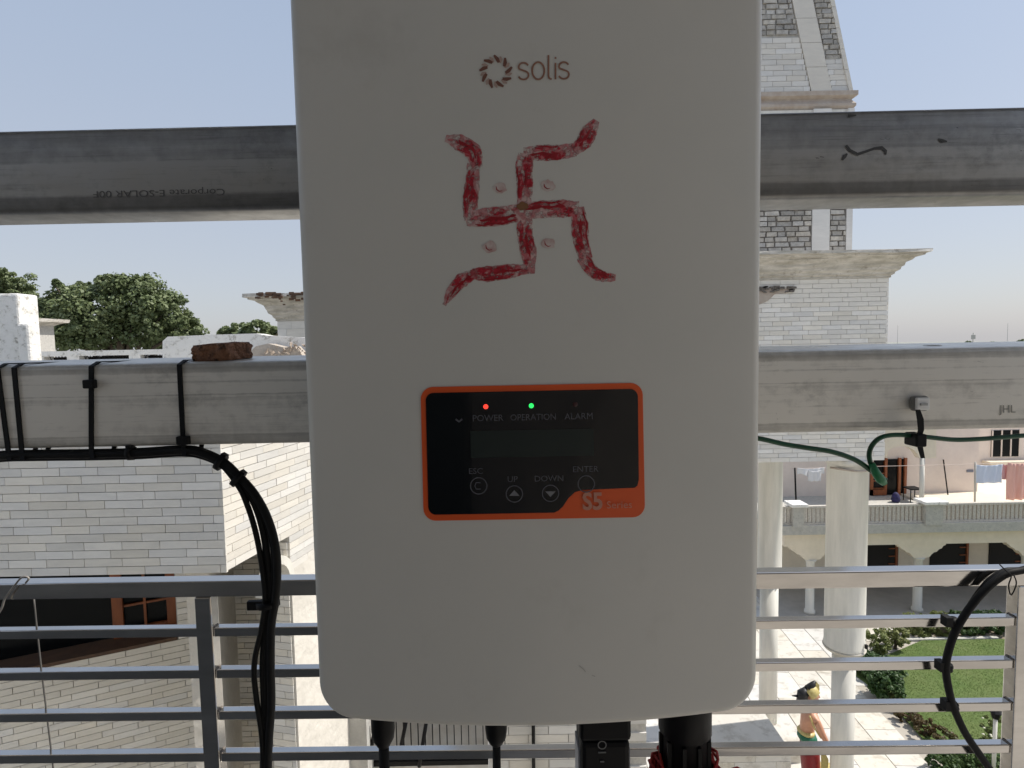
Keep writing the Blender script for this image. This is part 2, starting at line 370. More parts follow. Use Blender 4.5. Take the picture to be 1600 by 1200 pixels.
# ================================================================ FOLIAGE
def leaves(blobs, n, size, m, name='crown', parent=None, shell=.35, flat=.8, aspect=.55, seed=0, **kw):
    """leaf-sized quads through the volume of many small clumps that make up bigger blobs: (centre, (rx,ry,rz))"""
    r = np.random.default_rng(seed+5); w = np.array([b[1][0]*b[1][1]*b[1][2] for b in blobs])**.67; w /= w.sum()
    V = []
    for (c, rad), wi in zip(blobs, w):
        k = max(int(n*wi), 8); nc = max(k//60, 3)
        d = r.normal(size=(nc,3)); d /= np.linalg.norm(d, axis=1)[:,None]
        cc = d*(r.uniform(.25, 1, (nc,1))**shell)*np.array(rad)*.93 + np.array(c)
        cr = np.mean(rad)*r.uniform(.08, .34, nc)
        idx = r.integers(0, nc, k); dd = r.normal(size=(k,3)); dd /= np.linalg.norm(dd, axis=1)[:,None]
        p = cc[idx] + dd*(cr[idx]*r.uniform(.4, 1.1, k)**.5)[:,None]*np.array([1,1,.75])
        nn = dd*.8 + r.normal(size=(k,3))*.5 + np.array([0,0,.5]); nn /= np.linalg.norm(nn, axis=1)[:,None]
        a = np.cross(nn, r.normal(size=(k,3))); a /= np.linalg.norm(a, axis=1)[:,None]; b = np.cross(nn, a)
        s = size*r.uniform(.6, 1.3, (k,1)); a = a*s*.5; b = b*s*.5*aspect*1.4
        q = np.empty((k*4,3)); q[0::4] = p-a; q[1::4] = p-b*.9+a*.1; q[2::4] = p+a; q[3::4] = p+b*.9+a*.1; V.append(q)
    return tag(link(name, fast_mesh(name, np.vstack(V), 4, m), parent), **kw)
def tree(label, cpx, Y, blobs_px, n, size, m, seed, group):
    """blobs in picture units at distance Y -> real metres"""
    base = P(cpx, 540, Y); base.z = 0; t = thing('tree', label, 'tree', base, group)
    s = Y/FPX; bl = []
    for (px, py, rx, ry) in blobs_px:
        c = P(px, py, Y); bl.append(((c.x, Y+random.uniform(-.6,.6)*rx*s, c.z), (rx*s, rx*s*.9, ry*s)))
    low = min(b[0][2] for b in bl); cx = base.x
    mb = MB(); mb.tube([(cx, Y, -.1), (cx+.2, Y, low*.5), (cx-.1, Y+.1, low*.95), (cx, Y, low+1.0)], [.42,.34,.28,.16], 10, sub=0)
    mb.build('trunk', BARK, t)
    mb = MB()
    for c, r_ in bl: mb.tube([(cx, Y, low*.75), ((cx+c[0])/2, (Y+c[1])/2, (low*.8+c[2])/2+.2), c], [.16,.10,.03], 6, sub=0)
    mb.build('branch', BARK, t)
    leaves(bl, n, size, m, 'crown', t, seed=seed); return t
TG = 'trees beyond the parapet'
tree('large dense dark green tree rising behind the white slotted parapet', 190, 38,
     [(60,505,30,30),(75,480,26,22),(95,500,45,34),(150,485,60,42),(205,472,62,42),(255,492,45,38),(290,515,30,26),(190,448,34,20),(215,440,20,13),(172,436,14,9),(100,455,30,18),(125,452,20,15),(225,455,20,16),(140,520,60,30),(220,520,60,30),(75,525,34,24),(88,445,14,8),(172,440,16,10),(300,530,24,16)], 60000, .24, LEAF, 1, TG)
tree('pale loose tree cut by the left frame edge above the white corner post', 0, 44,
     [(5,442,38,26),(-30,450,50,36),(32,452,20,20),(30,470,26,24),(12,490,34,20),(60,478,20,14),(0,425,22,12),(-10,510,60,30)], 26000, .26, LEAF, 2, TG)
tree('small distant green tree low between the large tree and the broken cornice', 390, 70,
     [(365,515,26,12),(405,512,26,13),(435,518,24,12),(385,530,50,14),(345,524,12,7)], 7000, .5, LEAF, 3, TG)
# far tree line and aerials on the horizon, right
bl = []
for i in range(40):
    x = 60+i*7+random.uniform(-3,3); bl.append(((x, 300+random.uniform(-20,20), random.uniform(1, 4.5)), (random.uniform(5,10), 7, random.uniform(2,3.5))))
leaves(bl, 12000, 1.6, LEAF, 'treeline', None, seed=9, label='low line of far trees along the horizon at right', cat='trees', kind='stuff')
for px, y0, Yd, hh, lb in ((1403,508,120,.10,'thin aerial mast on the horizon nearest the marble tower'), (1521,520,110,.22,'short stubby mast with a box on top on the horizon'), (1575,505,120,.10,'tall thin aerial mast on the horizon near the right frame edge')):
    p = P(px, y0, Yd); t = thing('aerial_mast', lb, 'mast', (p.x, Yd, 0), 'masts on the skyline')
    MB().tube([(p.x,Yd,0),(p.x,Yd,p.z)], hh*.5, 6).build('pole', GREYC, t)
    if hh > .2: MB().box((p.x-.35,Yd-.1,p.z-1.2), (p.x+.35,Yd+.1,p.z-.4)).build('box', GREYC, t)

# ================================================================ LEFT MARBLE BUILDING
YA = 4.5
a0 = P(-120, 898, YA); a1 = P(354.5, 895, YA); ztop = 8.62; zb = a1.z
lb = thing('marble_building', 'white marble-tiled building with stepped wing walls and an orange wooden window, left', 'building', (a1.x-2, YA+.5, 0))
MB().box((a0.x, YA+.022, zb), (a1.x-.022, YA+3.2, ztop)).build('wall', JOINT, lb)
fill_bricks(lb, (a0.x, YA+.022, zb), (1,0,0), 20, .0672, .302, lambda v: [(0, a1.x-a0.x)], MARBLE, .022)
# wing wall C : recedes to the right, sunlit
cdir = Vector((.216, .976, 0)).normalized(); cn = Vector((cdir.y, -cdir.x, 0))
c0 = Vector((a1.x, YA, zb)); Lc = 3.4
zlow = 4.3
def cw(t, z, off=0): return Vector((a1.x, YA, 0)) + cdir*t + cn*off + Vector((0,0,z))
# where the ray of a pixel column meets wall C
def tC(px, py=950):
    d = ray(px, py); # solve EYE+d*s on the vertical plane
    o = Vector((a1.x, YA, 0)); s = (o-EYE).dot(cn)/d.dot(cn); q = EYE+d*s; return (q-o).dot(cdir), q.z
tL, zL = tC(457); tArch = tC(412)[0]
zc_bot = zb
def cpoly(pts): return [cw(t, z, -.02) for t, z in pts]
# solid wall body, with the arch opening on its lower part
wing = MB()
wing.prism(cpoly([(0,zb),(.02,zb),(.62,zb+.02),(.62,ztop),(0,ztop)]), -cn*.25)
wing.prism(cpoly([(.62,zb+.02),(tL,zb+.02),(tL,ztop),(.62,ztop)]), -cn*.25)
wing.prism(cpoly([(tL,zlow-.6),(Lc,zlow-.6),(Lc,ztop),(tL,ztop)]), -cn*.25)
wing.build('wing_wall', JOINT, lb)
def limC(v):
    return [(0, Lc)] if v+zlow > zb+.01 else ([(tL, Lc)] if v+zlow > zb-.28 else [])
cntC = fill_bricks(lb, cw(0, zlow, -.02), cdir, 66, .0655, .30, limC, MARBLE_W, .02, cap=230, joint=.005)
# frontal shaded return (under the wing wall) and bright strip left of it
MB().obox(cw(tL+.002, zlow-.6, -.019), cdir*(Lc-tL), cn*.02, (0,0,zb-.28-zlow+.6)).build('plaster_facing', PLAS, lb)
ce = fill_bricks(lb, cw(tL, 4.6, -.27), cn, int((zb-4.6)/.07), .07, .42, lambda v: [(0, .248)], MARBLE, .012, joint=.006, cap=60)
YF = 6.35
f0 = P(369, 950, YF); f1 = P(457, 950, YF-.1)
MB().box((f0.x, YF, 3.2), (f1.x-.01, YF+.6, zb+.3)).build('return_wall', JOINT, lb)
fill_bricks(lb, (f0.x, YF, 3.6), (1,0,0), 56, .0655, .30, lambda v: [(0, f1.x-f0.x-.012)], MARBLE, .02, joint=.008, name='brick', cap=150)
s0 = P(330, 950, 5.2)
sp = MB(); e = (Vector((f0.x, YF, 0)) - Vector((s0.x, 5.2, 0))); sn = Vector((e.y, -e.x, 0)).normalized()
sp.prism([Vector((s0.x,5.2,3.2)), Vector((f0.x-.004,YF,3.2)), Vector((f0.x-.004,YF,zb-.02)), Vector((s0.x,5.2,zb-.02))], -sn*.2)
sp.build('plaster_pier', PLAS, lb)
# arch ring on the lower wing wall
arch = MB(); ta, tb = tC(414, 880)[0], tC(452, 880)[0]; zs = tC(430, 900)[1]-.12; rr = (tb-ta)/2; zc = zs
ring = []
for k in range(13):
    th = math.pi*k/12
    ring.append([cw((ta+tb)/2 - math.cos(th)*(rr+q), zc + math.sin(th)*(rr+q)*1.15, o_) for q, o_ in ((.0,.006),(.07,.006),(.07,-.06),(.0,-.06))])
arch.loft(ring, smooth=False); arch.build('arch_trim', COLM, lb)
# lower wall B with the window
bdir = Vector((.9, .44, 0)).normalized(); bn = Vector((bdir.y, -bdir.x, 0))
B1 = P(304, 1000, 6.2); B1.z = 0; LB = 3.2
def bw(t, z, off=0): return B1 + bdir*(t-LB) + bn*off + Vector((0,0,z))     # t from 0 (left) to LB (corner)
zs_ = P(287, 998, 6.15).z; tw = LB-.16
lowb = MB()
lowb.prism([bw(0,3.0,-.02),bw(LB,3.0,-.02),bw(LB,zs_,-.02),bw(0,zs_,-.02)], -bn*.3)
lowb.prism([bw(tw,zs_,-.02),bw(LB,zs_,-.02),bw(LB,zb+.1,-.02),bw(tw,zb+.1,-.02)], -bn*.3)
lowb.build('lower_wall', JOINT, lb)
zrow = zs_-26*.068
fill_bricks(lb, bw(0, zrow, -.02), bdir, 26, .068, .32, lambda v: [(.55, LB)], MARBLE, .02, cap=190, joint=.006)
fill_bricks(lb, bw(0, zs_+.004, -.02), bdir, 18, .068, .32, lambda v: [(tw+.01, LB)], MARBLE, .02, cap=60)
MB().obox(bw(0, zs_+.002, -.36), bdir*(tw-.002), bn*.365, (0,0,.035)).build('window_sill', BROWN, lb)
win = MB().obox(bw(0, zs_+.0375, -.34), bdir*(tw-.002), bn*.03, (0,0,1.5)).build('window', GLASSD, lb)
MB().obox(bw(0, zs_, -1.6), bdir*(LB), bn*.02, (0,0,1.9)).build('room_back', DARKI, lb)
fr = MB(); tf = tw-.02; fwid = .60
for (ta_, tb_) in ((tf-.09, tf), (tf-fwid, tf-fwid+.10)): fr.obox(bw(ta_, zs_+.04, -.30), bdir*(tb_-ta_), bn*.06, (0,0,1.45))
fr.obox(bw(tf-fwid+.10, zs_+.04, -.30), bdir*(fwid-.19), bn*.055, (0,0,.09))
fr.build('window_frame', WOOD, win, bevel=.004)
mt = MB()
mt.obox(bw(tf-fwid/2-.012, zs_+.13, -.295), bdir*.024, bn*.03, (0,0,1.3))
for k in range(1, 6): mt.obox(bw(tf-fwid+.10, zs_+.13+k*.24, -.296), bdir*(fwid-.19), bn*.028, (0,0,.022))
mt.build('muntin', WOOD, win)
cu = MB(); n_ = 60; cur = []
for k in range(n_+1):
    t_ = .9+ k/n_*1.2; cur.append(bw(t_, zs_+.06, -.42-.03*math.sin(k*1.3)))
cu.add(cur+[c+Vector((0,0,1.4)) for c in cur], [(i, i+1, i+n_+2, i+n_+1) for i in range(n_)], True)
cu.build('curtain', mat('dark_curtain', (.03,.03,.032), .9), win)
# stepped plinth below the return wall
st = MB()
for k in range(4):
    p = P(452+k*13, 1120+k*13, 6.0); q = P(425, 1120, 6.0)
    st.box((q.x, 5.9-k*.05, p.z-.10), (p.x, 6.3, p.z-.012))
st.build('stepped_moulding', MARBLE_W, lb)
# roof slab carrying the parapets
MB().box((-9.5, 7.75, ztop-.12), (-2.0, 12, ztop)).build('roof_slab', GREYC, lb)

# tall white posts at the roof corner (left frame edge)
def pxbox(mb, x0, x1, y0, y1, Y, D):
    a = P(x0, y1, Y); b = P(x1, y0, Y); mb.box((a.x, Y, a.z), (b.x, Y+D, b.z)); return mb
t = thing('parapet_post', 'tall limewashed square post at the left frame edge', 'post', P(10,565,8) - Vector((0,0,.2)), 'white roof corner posts')
mb = MB(); a = P(-14,455,8); b = P(27,458,8); z0 = ztop
mb.box((a.x,8,z0),(b.x,8.35,b.z)); mb.build('shaft', LIME, t, bevel=.03)
pxb = MB(); a = P(28,505,7.9); b = P(44,505,7.9)
t = thing('parapet_post', 'shorter rounded limewashed post right beside the tall corner post', 'post', (a.x,7.9,z0), 'white roof corner posts')
pxb.box((P(24,505,7.9).x,7.9,z0),(b.x,8.1,b.z)).build('shaft', LIME, t, bevel=.035)
# little tiled roof room behind
rr_ = thing('roof_room', 'small grey marble-clad roof room with flat cornice behind the corner posts', 'building', (-14.3, 16.4, 6))
a = P(-60,508,16); b = P(48,507,16)
MB().box((a.x,16.02,6),(b.x,16.8,b.z)).build('wall', JOINT, rr_)
fill_bricks(rr_, (a.x,16.02,8.0), (1,0,0), int((b.z-8.0)/.15), (b.z-8.0)/int((b.z-8.0)/.15), .6, lambda v: [(0, b.x-a.x)], MARBLE, .02)
MB().loft([[Vector((x,y,z)) for x,y in ((a.x-o_,16-o_),(b.x+o_,16-o_),(b.x+o_,16.8+o_),(a.x-o_,16.8+o_))] for o_, z in ((.0,b.z-.02),(.08,b.z+.03),(.16,b.z+.06),(.26,b.z+.08),(.28,b.z+.17))], smooth=False).build('cornice', CORN, rr_)
# slotted white parapet
sp_ = thing('parapet', 'long white roof parapet with rectangular mesh-filled slots in front of the large tree', 'parapet', (-6, 9.6, ztop))
Yp = 9.4; L0 = P(62,545,Yp); L1 = P(290,545,Yp); ztp = P(180,547,Yp).z
mb = MB(); mb.box((L0.x,Yp,ztp-.085),(L1.x+.8,Yp+.22,ztp))
xs = [62, 104, 124, 201, 219, 281, 300]; zlo = ztop
for k in range(0, 6, 2): pass
for (xa, xb) in ((62,67),(104,123),(201,219),(282,310)):
    mb.box((P(xa,555,Yp).x,Yp+.003,zlo),(P(xb,555,Yp).x,Yp+.217,ztp-.085))
mb.build('coping', LIME, sp_)
ms = MB()
for k in range(46):
    x = P(64,555,Yp).x + k*.052
    ms.tube([(x,Yp+.11,ztp-.085),(x+.14,Yp+.11,zlo)], .005, 4); ms.tube([(x+.14,Yp+.12,ztp-.085),(x,Yp+.12,zlo)], .005, 4)
ms.build('wire_mesh', BLK, sp_, kind='stuff')
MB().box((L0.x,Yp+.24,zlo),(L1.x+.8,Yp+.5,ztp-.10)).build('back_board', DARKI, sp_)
# leaning white slab parapet with rubble heap
lp = thing('parapet', 'broken whitewashed parapet slab sloping up to the right, rubble on its end', 'parapet', (-4.3, 8.6, ztop))
Yq = 8.4
pp = [P(x,y,Yq) for x,y in ((254,533),(262,526),(330,523),(400,521),(415,524),(470,527),(500,530),(500,580),(254,580))]
MB().prism(pp, (0,.3,0)).build('slab', LIME, lp)
rb = MB(); r_ = random.Random(4)
for k in range(70):
    x = r_.uniform(400, 480); y = 560 - r_.random()*22*min(1, (x-395)/40) ; c = P(x, y, Yq-.25-r_.random()*.1); s_ = r_.uniform(.012,.035)
    A = [Vector((r_.uniform(-1,1),r_.uniform(-1,1),r_.uniform(-1,1))).normalized()*s_ for _ in range(3)]
    rb.obox(c, A[0], A[1], A[2])
rb.build('rubble', mat('rubble_debris', (.46,.38,.31), .95, col2=(.3,.24,.19), nscale=20), lp, kind='stuff')
MB().prism([P(x,y,Yq-.05) for x,y in ((385,575),(395,556),(412,541),(430,537),(455,543),(470,541),(500,575))], (0,-.25,0)).build('fallen_plaster', mat('fallen_plaster', (.50,.44,.38), .9, col2=(.38,.33,.28), nscale=10, bump=.6), lp)

# ================================================================ MARBLE TOWERS
def tower_block(t, x0, x1, Y, D, z0, z1, off, ztp, rows_from, vis, L=.32, H=.075, cap=300, left=False):
    MB().box((x0+.02, Y+.02, z0), (x1-.02, Y+D, z1)).build('wall', JOINT, t)
    n = int((z1-z0)/H)
    fill_bricks(t, (x0, Y+.02, z0), (1,0,0), n, (z1-z0)/n, L, vis, MARBLE, .02, cap=cap, joint=.006)
    h = ztp-z1
    prof = [(.0,0),(.05,.01),(.05,.09),(.13,.14),(.15,.22),(.27,.30),(.30,.40),(.36,.46),(.40,.58),(.55,.66),(.62,.72),(.64,.75),(.84,.80),(.86,.86),(1,.87),(1,1)]
    rings = []
    for o_, q in prof:
        o2 = o_*off; z = z1+q*h
        per = []
        for (ax, ay), (bx, by) in (((x0-o2,Y-o2),(x1+o2,Y-o2)), ((x1+o2,Y-o2),(x1+o2,Y+D+o2)), ((x1+o2,Y+D+o2),(x0-o2,Y+D+o2)), ((x0-o2,Y+D+o2),(x0-o2,Y-o2))):
            for k in range(16):
                f = k/16; j = random.uniform(-.012,.012)*(1 if q > .4 else .2)
                per.append(Vector((ax+(bx-ax)*f+j, ay+(by-ay)*f+j, z+random.uniform(-.008,.008)*(q > .3))))
        rings.append(per)
    MB().loft(rings, smooth=False).build('cornice', CORN, t)
YT = 9.6
xr = P(1386, 560, YT).x; xl = P(560, 560, YT).x; z0t = P(1385, 719, YT).z; z1t = P(1388, 434, YT).z; zct = P(1452, 388, 9.2).z
tw_ = thing('marble_tower', 'marble-tiled tower with weathered cornice and rough stone panels, right of the inverter', 'tower', ((xl+xr)/2, YT+2, 0))
xv = P(1150, 560, YT).x - xl
tower_block(tw_, xl, xr, YT, 3.9, z0t, z1t, .414, zct, 0, lambda v: [(xv, xr-xl)])
fill_bricks(tw_, (xl, YT+.02, z0t), (1,0,0), int((z1t-z0t)/.075), (z1t-z0t)/int((z1t-z0t)/.075), .32, lambda v: [(0, xv-.006)], MARBLE, .02, cap=0, joint=.006)
# broken patch under the cornice near the inverter
rb = MB(); r_ = random.Random(8)
for k in range(26):
    c = P(r_.uniform(1180,1236), 453+r_.uniform(-4,5), YT-.01); s_ = r_.uniform(.02,.05)
    rb.obox(c, (s_*2,0,0), (0,-.03,0), (0,0,s_*.7))
rb.build('broken_brickwork', GAP, tw_, kind='stuff')
MB().prism([P(x,y,YT-.012) for x,y in ((1180,449),(1230,451),(1238,456),(1210,460),(1200,470),(1186,476),(1180,476))], (0,.01,0)).build('exposed_patch', BAND, tw_)
# upper stages
YS = 10.15
def X(px, py=300, Y=YS): return P(px, py, Y).x
def Z(py, px=1300, Y=YS): return P(px, py, Y).z
zp0 = zct-.003; zp1 = Z(170)
xlp = xl+1.0
MB().box((xlp, YS+.03, zp0), (X(1331), YS+3, zp1)).build('pedestal', COLM, tw_)
cR = [0]
def rough(quad_lim, zA, zB, oX, cap):
    n = int((zB-zA)/.085)
    fill_bricks(tw_, (oX, YS+.02, zA), (1,0,0), n, (zB-zA)/n, .21, quad_lim, STONE_R, .035, joint=.016, name='rubble_stone', cap=cap, rough=.16, jit=.014, stretch=.35, counter=cR)
xa = X(1140)
gp = MB(); gp.box((xa, YS+.005, zp0), (X(1269), YS+.029, Z(323)+.3)); gp.box((X(1297), YS+.005, zp0), (X(1322), YS+.029, Z(323)+.3)); gp.build('panel_backing', GAP, tw_)
rough(lambda v: [(0, X(1268)-xa), (X(1297)-xa, X(1322)-xa)], Z(393), Z(323)+.3, xa, 300)
mk = MB(); mk.box((X(1269), YS-.02, zp0), (X(1296.5), YS+.028, zp1)); mk.box((X(1322.5), YS-.02, zp0), (X(1332), YS+.028, zp1)); mk.build('pilaster', MARBLE_W, tw_)
# ring moulding and tapering spire
zm0, zm1 = zp1, Z(141)
MB().loft([[Vector((x,y,z)) for x,y in ((xlp-o_,YS+.1-o_),(X(1331)+o_-.02,YS+.1-o_),(X(1331)+o_-.02,YS+3+o_),(xlp-o_,YS+3+o_))] for o_, z in ((.03,zp1),(.08,zp1+.06),(.08,zp1+.10),(.03,zp1+.17),(.03,zm1-.12),(.10,zm1-.08),(.10,zm1-.005))], smooth=False).build('moulding', BAND, tw_)
zt = Z(-330); sl_ = (X(1305,0)-X(1334,141))/(Z(0)-Z(141)) # dx per z of the right edge
def xe(px141, z): return X(px141,141) + sl_*(z-zm1)
zz = zt
MB().loft([[Vector((xlp - sl_*(z-zm1), YS+.06, z)), Vector((xe(1333,z)-.02, YS+.06, z)), Vector((xe(1333,z)-.02, YS+2.9+sl_*(z-zm1), z)), Vector((xlp-sl_*(z-zm1), YS+2.9+sl_*(z-zm1), z))] for z in (zm1, zt)], smooth=False).build('spire', JOINT, tw_)
nrow = int((zt-zm1)/.09)
def limS(v):
    z = zm1+v; o_ = X(1140,100); r0 = xe(1333,z)-o_
    y90 = Z(92); y52 = Z(53)
    out = []
    if z < y52: out.append((0, xe(1268,z)-o_))
    if z < y90: out.append((xe(1302,z)-o_, r0))
    else: out.append((xe(1330,z)-o_, r0))
    return out
fill_bricks(tw_, (xlp, YS+.06, zm1), (1,0,0), nrow, .09, .33, lambda v: [(-sl_*v+.02, X(1140,100)-xlp-.006)], MARBLE_W, .025, cap=0, joint=.006)
cS = fill_bricks(tw_, (X(1140,100), YS+.06, zm1), (1,0,0), nrow, .09, .33, limS, MARBLE_W, .025, cap=200, joint=.006)
pl = MB()
for k in range(12):
    za = zm1+k*(zt-zm1)/12; zb_ = zm1+(k+1)*(zt-zm1)/12-.006
    pl.add([(xe(1269,za),YS+.02,za),(xe(1301,za),YS+.02,za),(xe(1301,zb_),YS+.02,zb_),(xe(1269,zb_),YS+.02,zb_),(xe(1269,za),YS+.07,za),(xe(1301,za),YS+.07,za),(xe(1301,zb_),YS+.07,zb_),(xe(1269,zb_),YS+.07,zb_)],
           [(0,1,2,3),(4,7,6,5),(0,4,5,1),(1,5,6,2),(2,6,7,3),(3,7,4,0)])
for k in range(14):
    za = zm1+k*(zt-zm1)/14; zb_ = zm1+(k+1)*(zt-zm1)/14-.006
    pl.add([(xe(1327.5,za),YS+.015,za),(xe(1334,za),YS+.015,za),(xe(1334,zb_),YS+.015,zb_),(xe(1327.5,zb_),YS+.015,zb_),(xe(1327.5,za),YS+.09,za),(xe(1334,za),YS+.09,za),(xe(1334,zb_),YS+.09,zb_),(xe(1327.5,zb_),YS+.09,zb_)],
           [(0,1,2,3),(4,7,6,5),(0,4,5,1),(1,5,6,2),(2,6,7,3),(3,7,4,0)])
pl.build('pilaster', MARBLE_W, tw_)
def limR(v):
    z = Z(92)+v; o_ = X(1140,100); out = [(xe(1303,z)-o_, xe(1328,z)-o_)]
    if z > Z(50): out.insert(0, (0, xe(1267,z)-o_))
    return out
oX = X(1140,100); nR = int((zt-Z(92))/.085)
fill_bricks(tw_, (oX, YS+.06, Z(92)), (1,0,0), nR, .085, .21, limR, STONE_R, .035, joint=.016, name='rubble_stone', rough=.16, jit=.014, stretch=.35, cap=300, counter=cR)
# columns under the tower
def column(px, Y, label, zsw, topz, r1, r2):
    b = G(px[0], px[1]); x = P(px[2], 900, Y).x
    t = thing('column', label, 'column', (x, Y, 0), 'tall pale columns under the marble tower')
    MB().lathe((x,Y), [(r1,0),(r1,zsw-.02)], 32).build('lower_shaft', COLM, t)
    MB().lathe((x,Y), [(r1+.01,zsw-.03),(r2-.05,zsw-.02),(r2-.01,zsw+.03),(r2,zsw+.08),(r2-.01,zsw+.1),(r2-.012,topz-.12),(r2+.03,topz-.1),(r2+.05,topz-.04),(r2+.05,topz-.003)], 40).build('upper_shaft', COLM, t)
    MB().lathe((x,Y), [(r2-.06,zsw-.034),(r2-.012,zsw-.01),(r2+.012,zsw+.03),(r2+.008,zsw+.045),(r2-.01,zsw+.05)], 40).build('drum_ring', RINGM, t)
    return t, x
RINGM = mat('stained_ring', (.40,.37,.31), .8, col2=(.60,.57,.50), nscale=6)
YC1 = 9.95; zsw1 = P(1320,1012,YC1).z
c1, cx1 = column((1320,1300,1321), YC1, 'thick pale column with a wide upper drum, nearest the lawn', zsw1, z0t, .19, .335)
MB().tube([(cx1-.375,YC1-.12,z0t-.16),(cx1,YC1-.39,z0t-.17),(cx1+.375,YC1-.12,z0t-.16)], .02, 6, sub=6).build('collar', BAND, c1)
MB().box((cx1+.20,YC1-.262,zsw1+.13),(cx1+.24,YC1-.30,zsw1+.20)).build('bolt', BLK, c1)
YC2 = 13.1
c2, cx2 = column((1200,1150,1202), YC2, 'slimmer pale column standing on a raised white pad beside the inverter edge', P(1203,905,YC2).z, z0t, .2, .275)
pad = MB(); pb = P(1190,1160,12.6)
padt = thing('platform', 'low white angular platform carrying the slimmer column', 'platform', (cx2, YC2, 0))
pz = .34
poly = [G(x,y,pz) for x,y in ((1146,1146),(1262,1153),(1275,1163),(1250,1170),(1140,1165))]
pad.prism([Vector((p.x,p.y,0.018)) for p in poly], (0,0,pz-.018)); pad.build('slab', TILEW, padt)

# left tower corner with broken cornice
YL_ = 15.5
xw = P(434, 520, YL_).x; zc1 = P(430, 502, YL_).z; zc2 = P(376, 459, 14.9).z
lt = thing('marble_tower', 'far marble tower corner with rust-stained broken cornice left of the inverter', 'tower', (xw+1.5, YL_+1.5, 0))
tower_block(lt, xw, xw+3.2, YL_, 3, 8.3, zc1, .62, zc2, 0, lambda v: [(0, 1.6)], L=.5, H=.20, cap=60)
r_ = random.Random(3); rb = MB()
for k in range(60):
    c = P(r_.uniform(376,470), 0, 14.86); c.z = zc2-.02-abs(r_.gauss(0,.06)) - (.1 if r_.random() > .6 and c.x > P(410,0,14.86).x else 0); s_ = r_.uniform(.03,.09)
    rb.obox(c, (s_*1.5,0,0), (.01,-.05,.01), (0,.01,s_*.6))
rb.build('broken_edge', mat('rusty_plaster', (.17,.09,.05), .95, col2=(.09,.06,.045), nscale=9), lt, kind='stuff')

# ================================================================ CREAM ARCADE BUILDING
YB = 18.2
ab = thing('arcade_building', 'cream two-storey house with scalloped arcade brackets and a balcony, far right', 'building', (9.5, YB+2, 0))
xB0 = P(1226, 850, YB).x; xB1 = 24
zbeam0 = P(1400, 851, YB).z; zbeam1 = P(1400, 829, YB).z; zsl = P(1400, 815, YB).z
MB().box((xB0, YB, zbeam0), (xB1, YB+.35, zbeam1-.003)).build('beam', CREAM, ab)
MB().box((xB0-.25, YB-.25, zbeam1), (xB1, YB+3.4, zsl)).build('balcony_slab', GREYC, ab)
MB().box((xB0, YB+2.2, 0), (xB1, YB+2.4, zbeam1-.003)).build('back_wall', CREAM, ab)
for (xa_, xb_) in ((1352,1403),(1453,1513),(1545,1600)):
    p, q = P(xa_,900,YB+2.15).x, P(xb_,900,YB+2.15).x
    d = box('doorway', (p, YB+2.16, .02), (q, YB+2.198, zbeam0-.2), DARKI, ab)
    fr = MB(); fr.box((q-.12,YB+2.10,.02),(q-.06,YB+2.158,zbeam0-.25))
    for k in range(7): fr.box((q-.36,YB+2.11,.3+k*.28),(q-.12,YB+2.15,.33+k*.28))
    fr.build('door_grille', WOOD, d)
MB().box((xB0-.2,YB-.35,.015),(xB1,YB+2.19,.06)).build('porch_floor', FLOOR, ab)
cols = [P(1270,900,YB).x, P(1440,900,YB).x]; cols.append(2*cols[1]-cols[0])
zbr = P(1440, 872, YB).z
for cx in cols:
    p = MB().lathe((cx, YB+.17), [(.17,.06),(.17,.16),(.135,.19),(.13,zbr-.12),(.16,zbr-.08),(.2,zbr)], 20).build('porch_column', COLM, ab)
    w1 = .78; pts = []
    prof = [(w1,0),(w1,-.05),(w1-.08,-.08),(w1-.13,-.16),(w1-.22,-.19),(w1-.29,-.27),(w1-.38,-.29),(w1-.46,-.36),(.27,zbr-zbeam0+.03),(.22,zbr-zbeam0)]
    pts = [Vector((cx-a_, YB+.03, zbeam0-.002+b_)) for a_, b_ in prof] + [Vector((cx+a_, YB+.03, zbeam0-.002+b_)) for a_, b_ in prof[::-1]]
    MB().prism(pts, (0,.28,0)).build('bracket', CREAM, ab)
# balcony parapet: pickets, panels, piers
zpt = P(1500, 784, YB).z; 
bp_ = MB()
bp_.box((xB0-.2,YB-.18,zpt-.07),(xB1,YB-.05,zpt)); bp_.box((xB0-.2,YB-.18,zsl),(xB1,YB-.05,zsl+.07))
bp_.build('parapet_rail', PEB, ab)
pk = MB(); x = xB0-.15
while x < P(1600,800,YB).x+.5:
    pk.box((x,YB-.155,zsl+.07),(x+.09,YB-.075,zpt-.07)); x += .135
pk.build('pickets', PEB, ab, kind='stuff')
for (pa, pb_) in ((1240,1256),(1447,1474)):
    p, q = P(pa,800,YB-.3).x, P(pb_,800,YB-.3).x
    o = box('parapet_pier', (p,YB-.3,zsl-.05),(q,YB+.05,zpt+.02), GREYC, ab)
    box('pier_cap', (p-.1,YB-.4,zpt+.022),(q+.1,YB+.15,zpt+.12), LIME, o, bevel=.015)
# upper storey set back
YU = 21.4
def UX(px, py=740): return P(px, py, YU).x
def UZ(py, px=1450): return P(px, py, YU).z
zf = zsl; zroof = UZ(606)
MB().box((UX(1180),YU,zf),(UX(1528),YU+3,zroof)).build('upper_wall', PINKW, ab)
MB().box((UX(1180)-.2,YU-.3,zroof),(UX(1528)+.2,YU+3.2,zroof+.15)).build('roof_slab', LIME, ab)
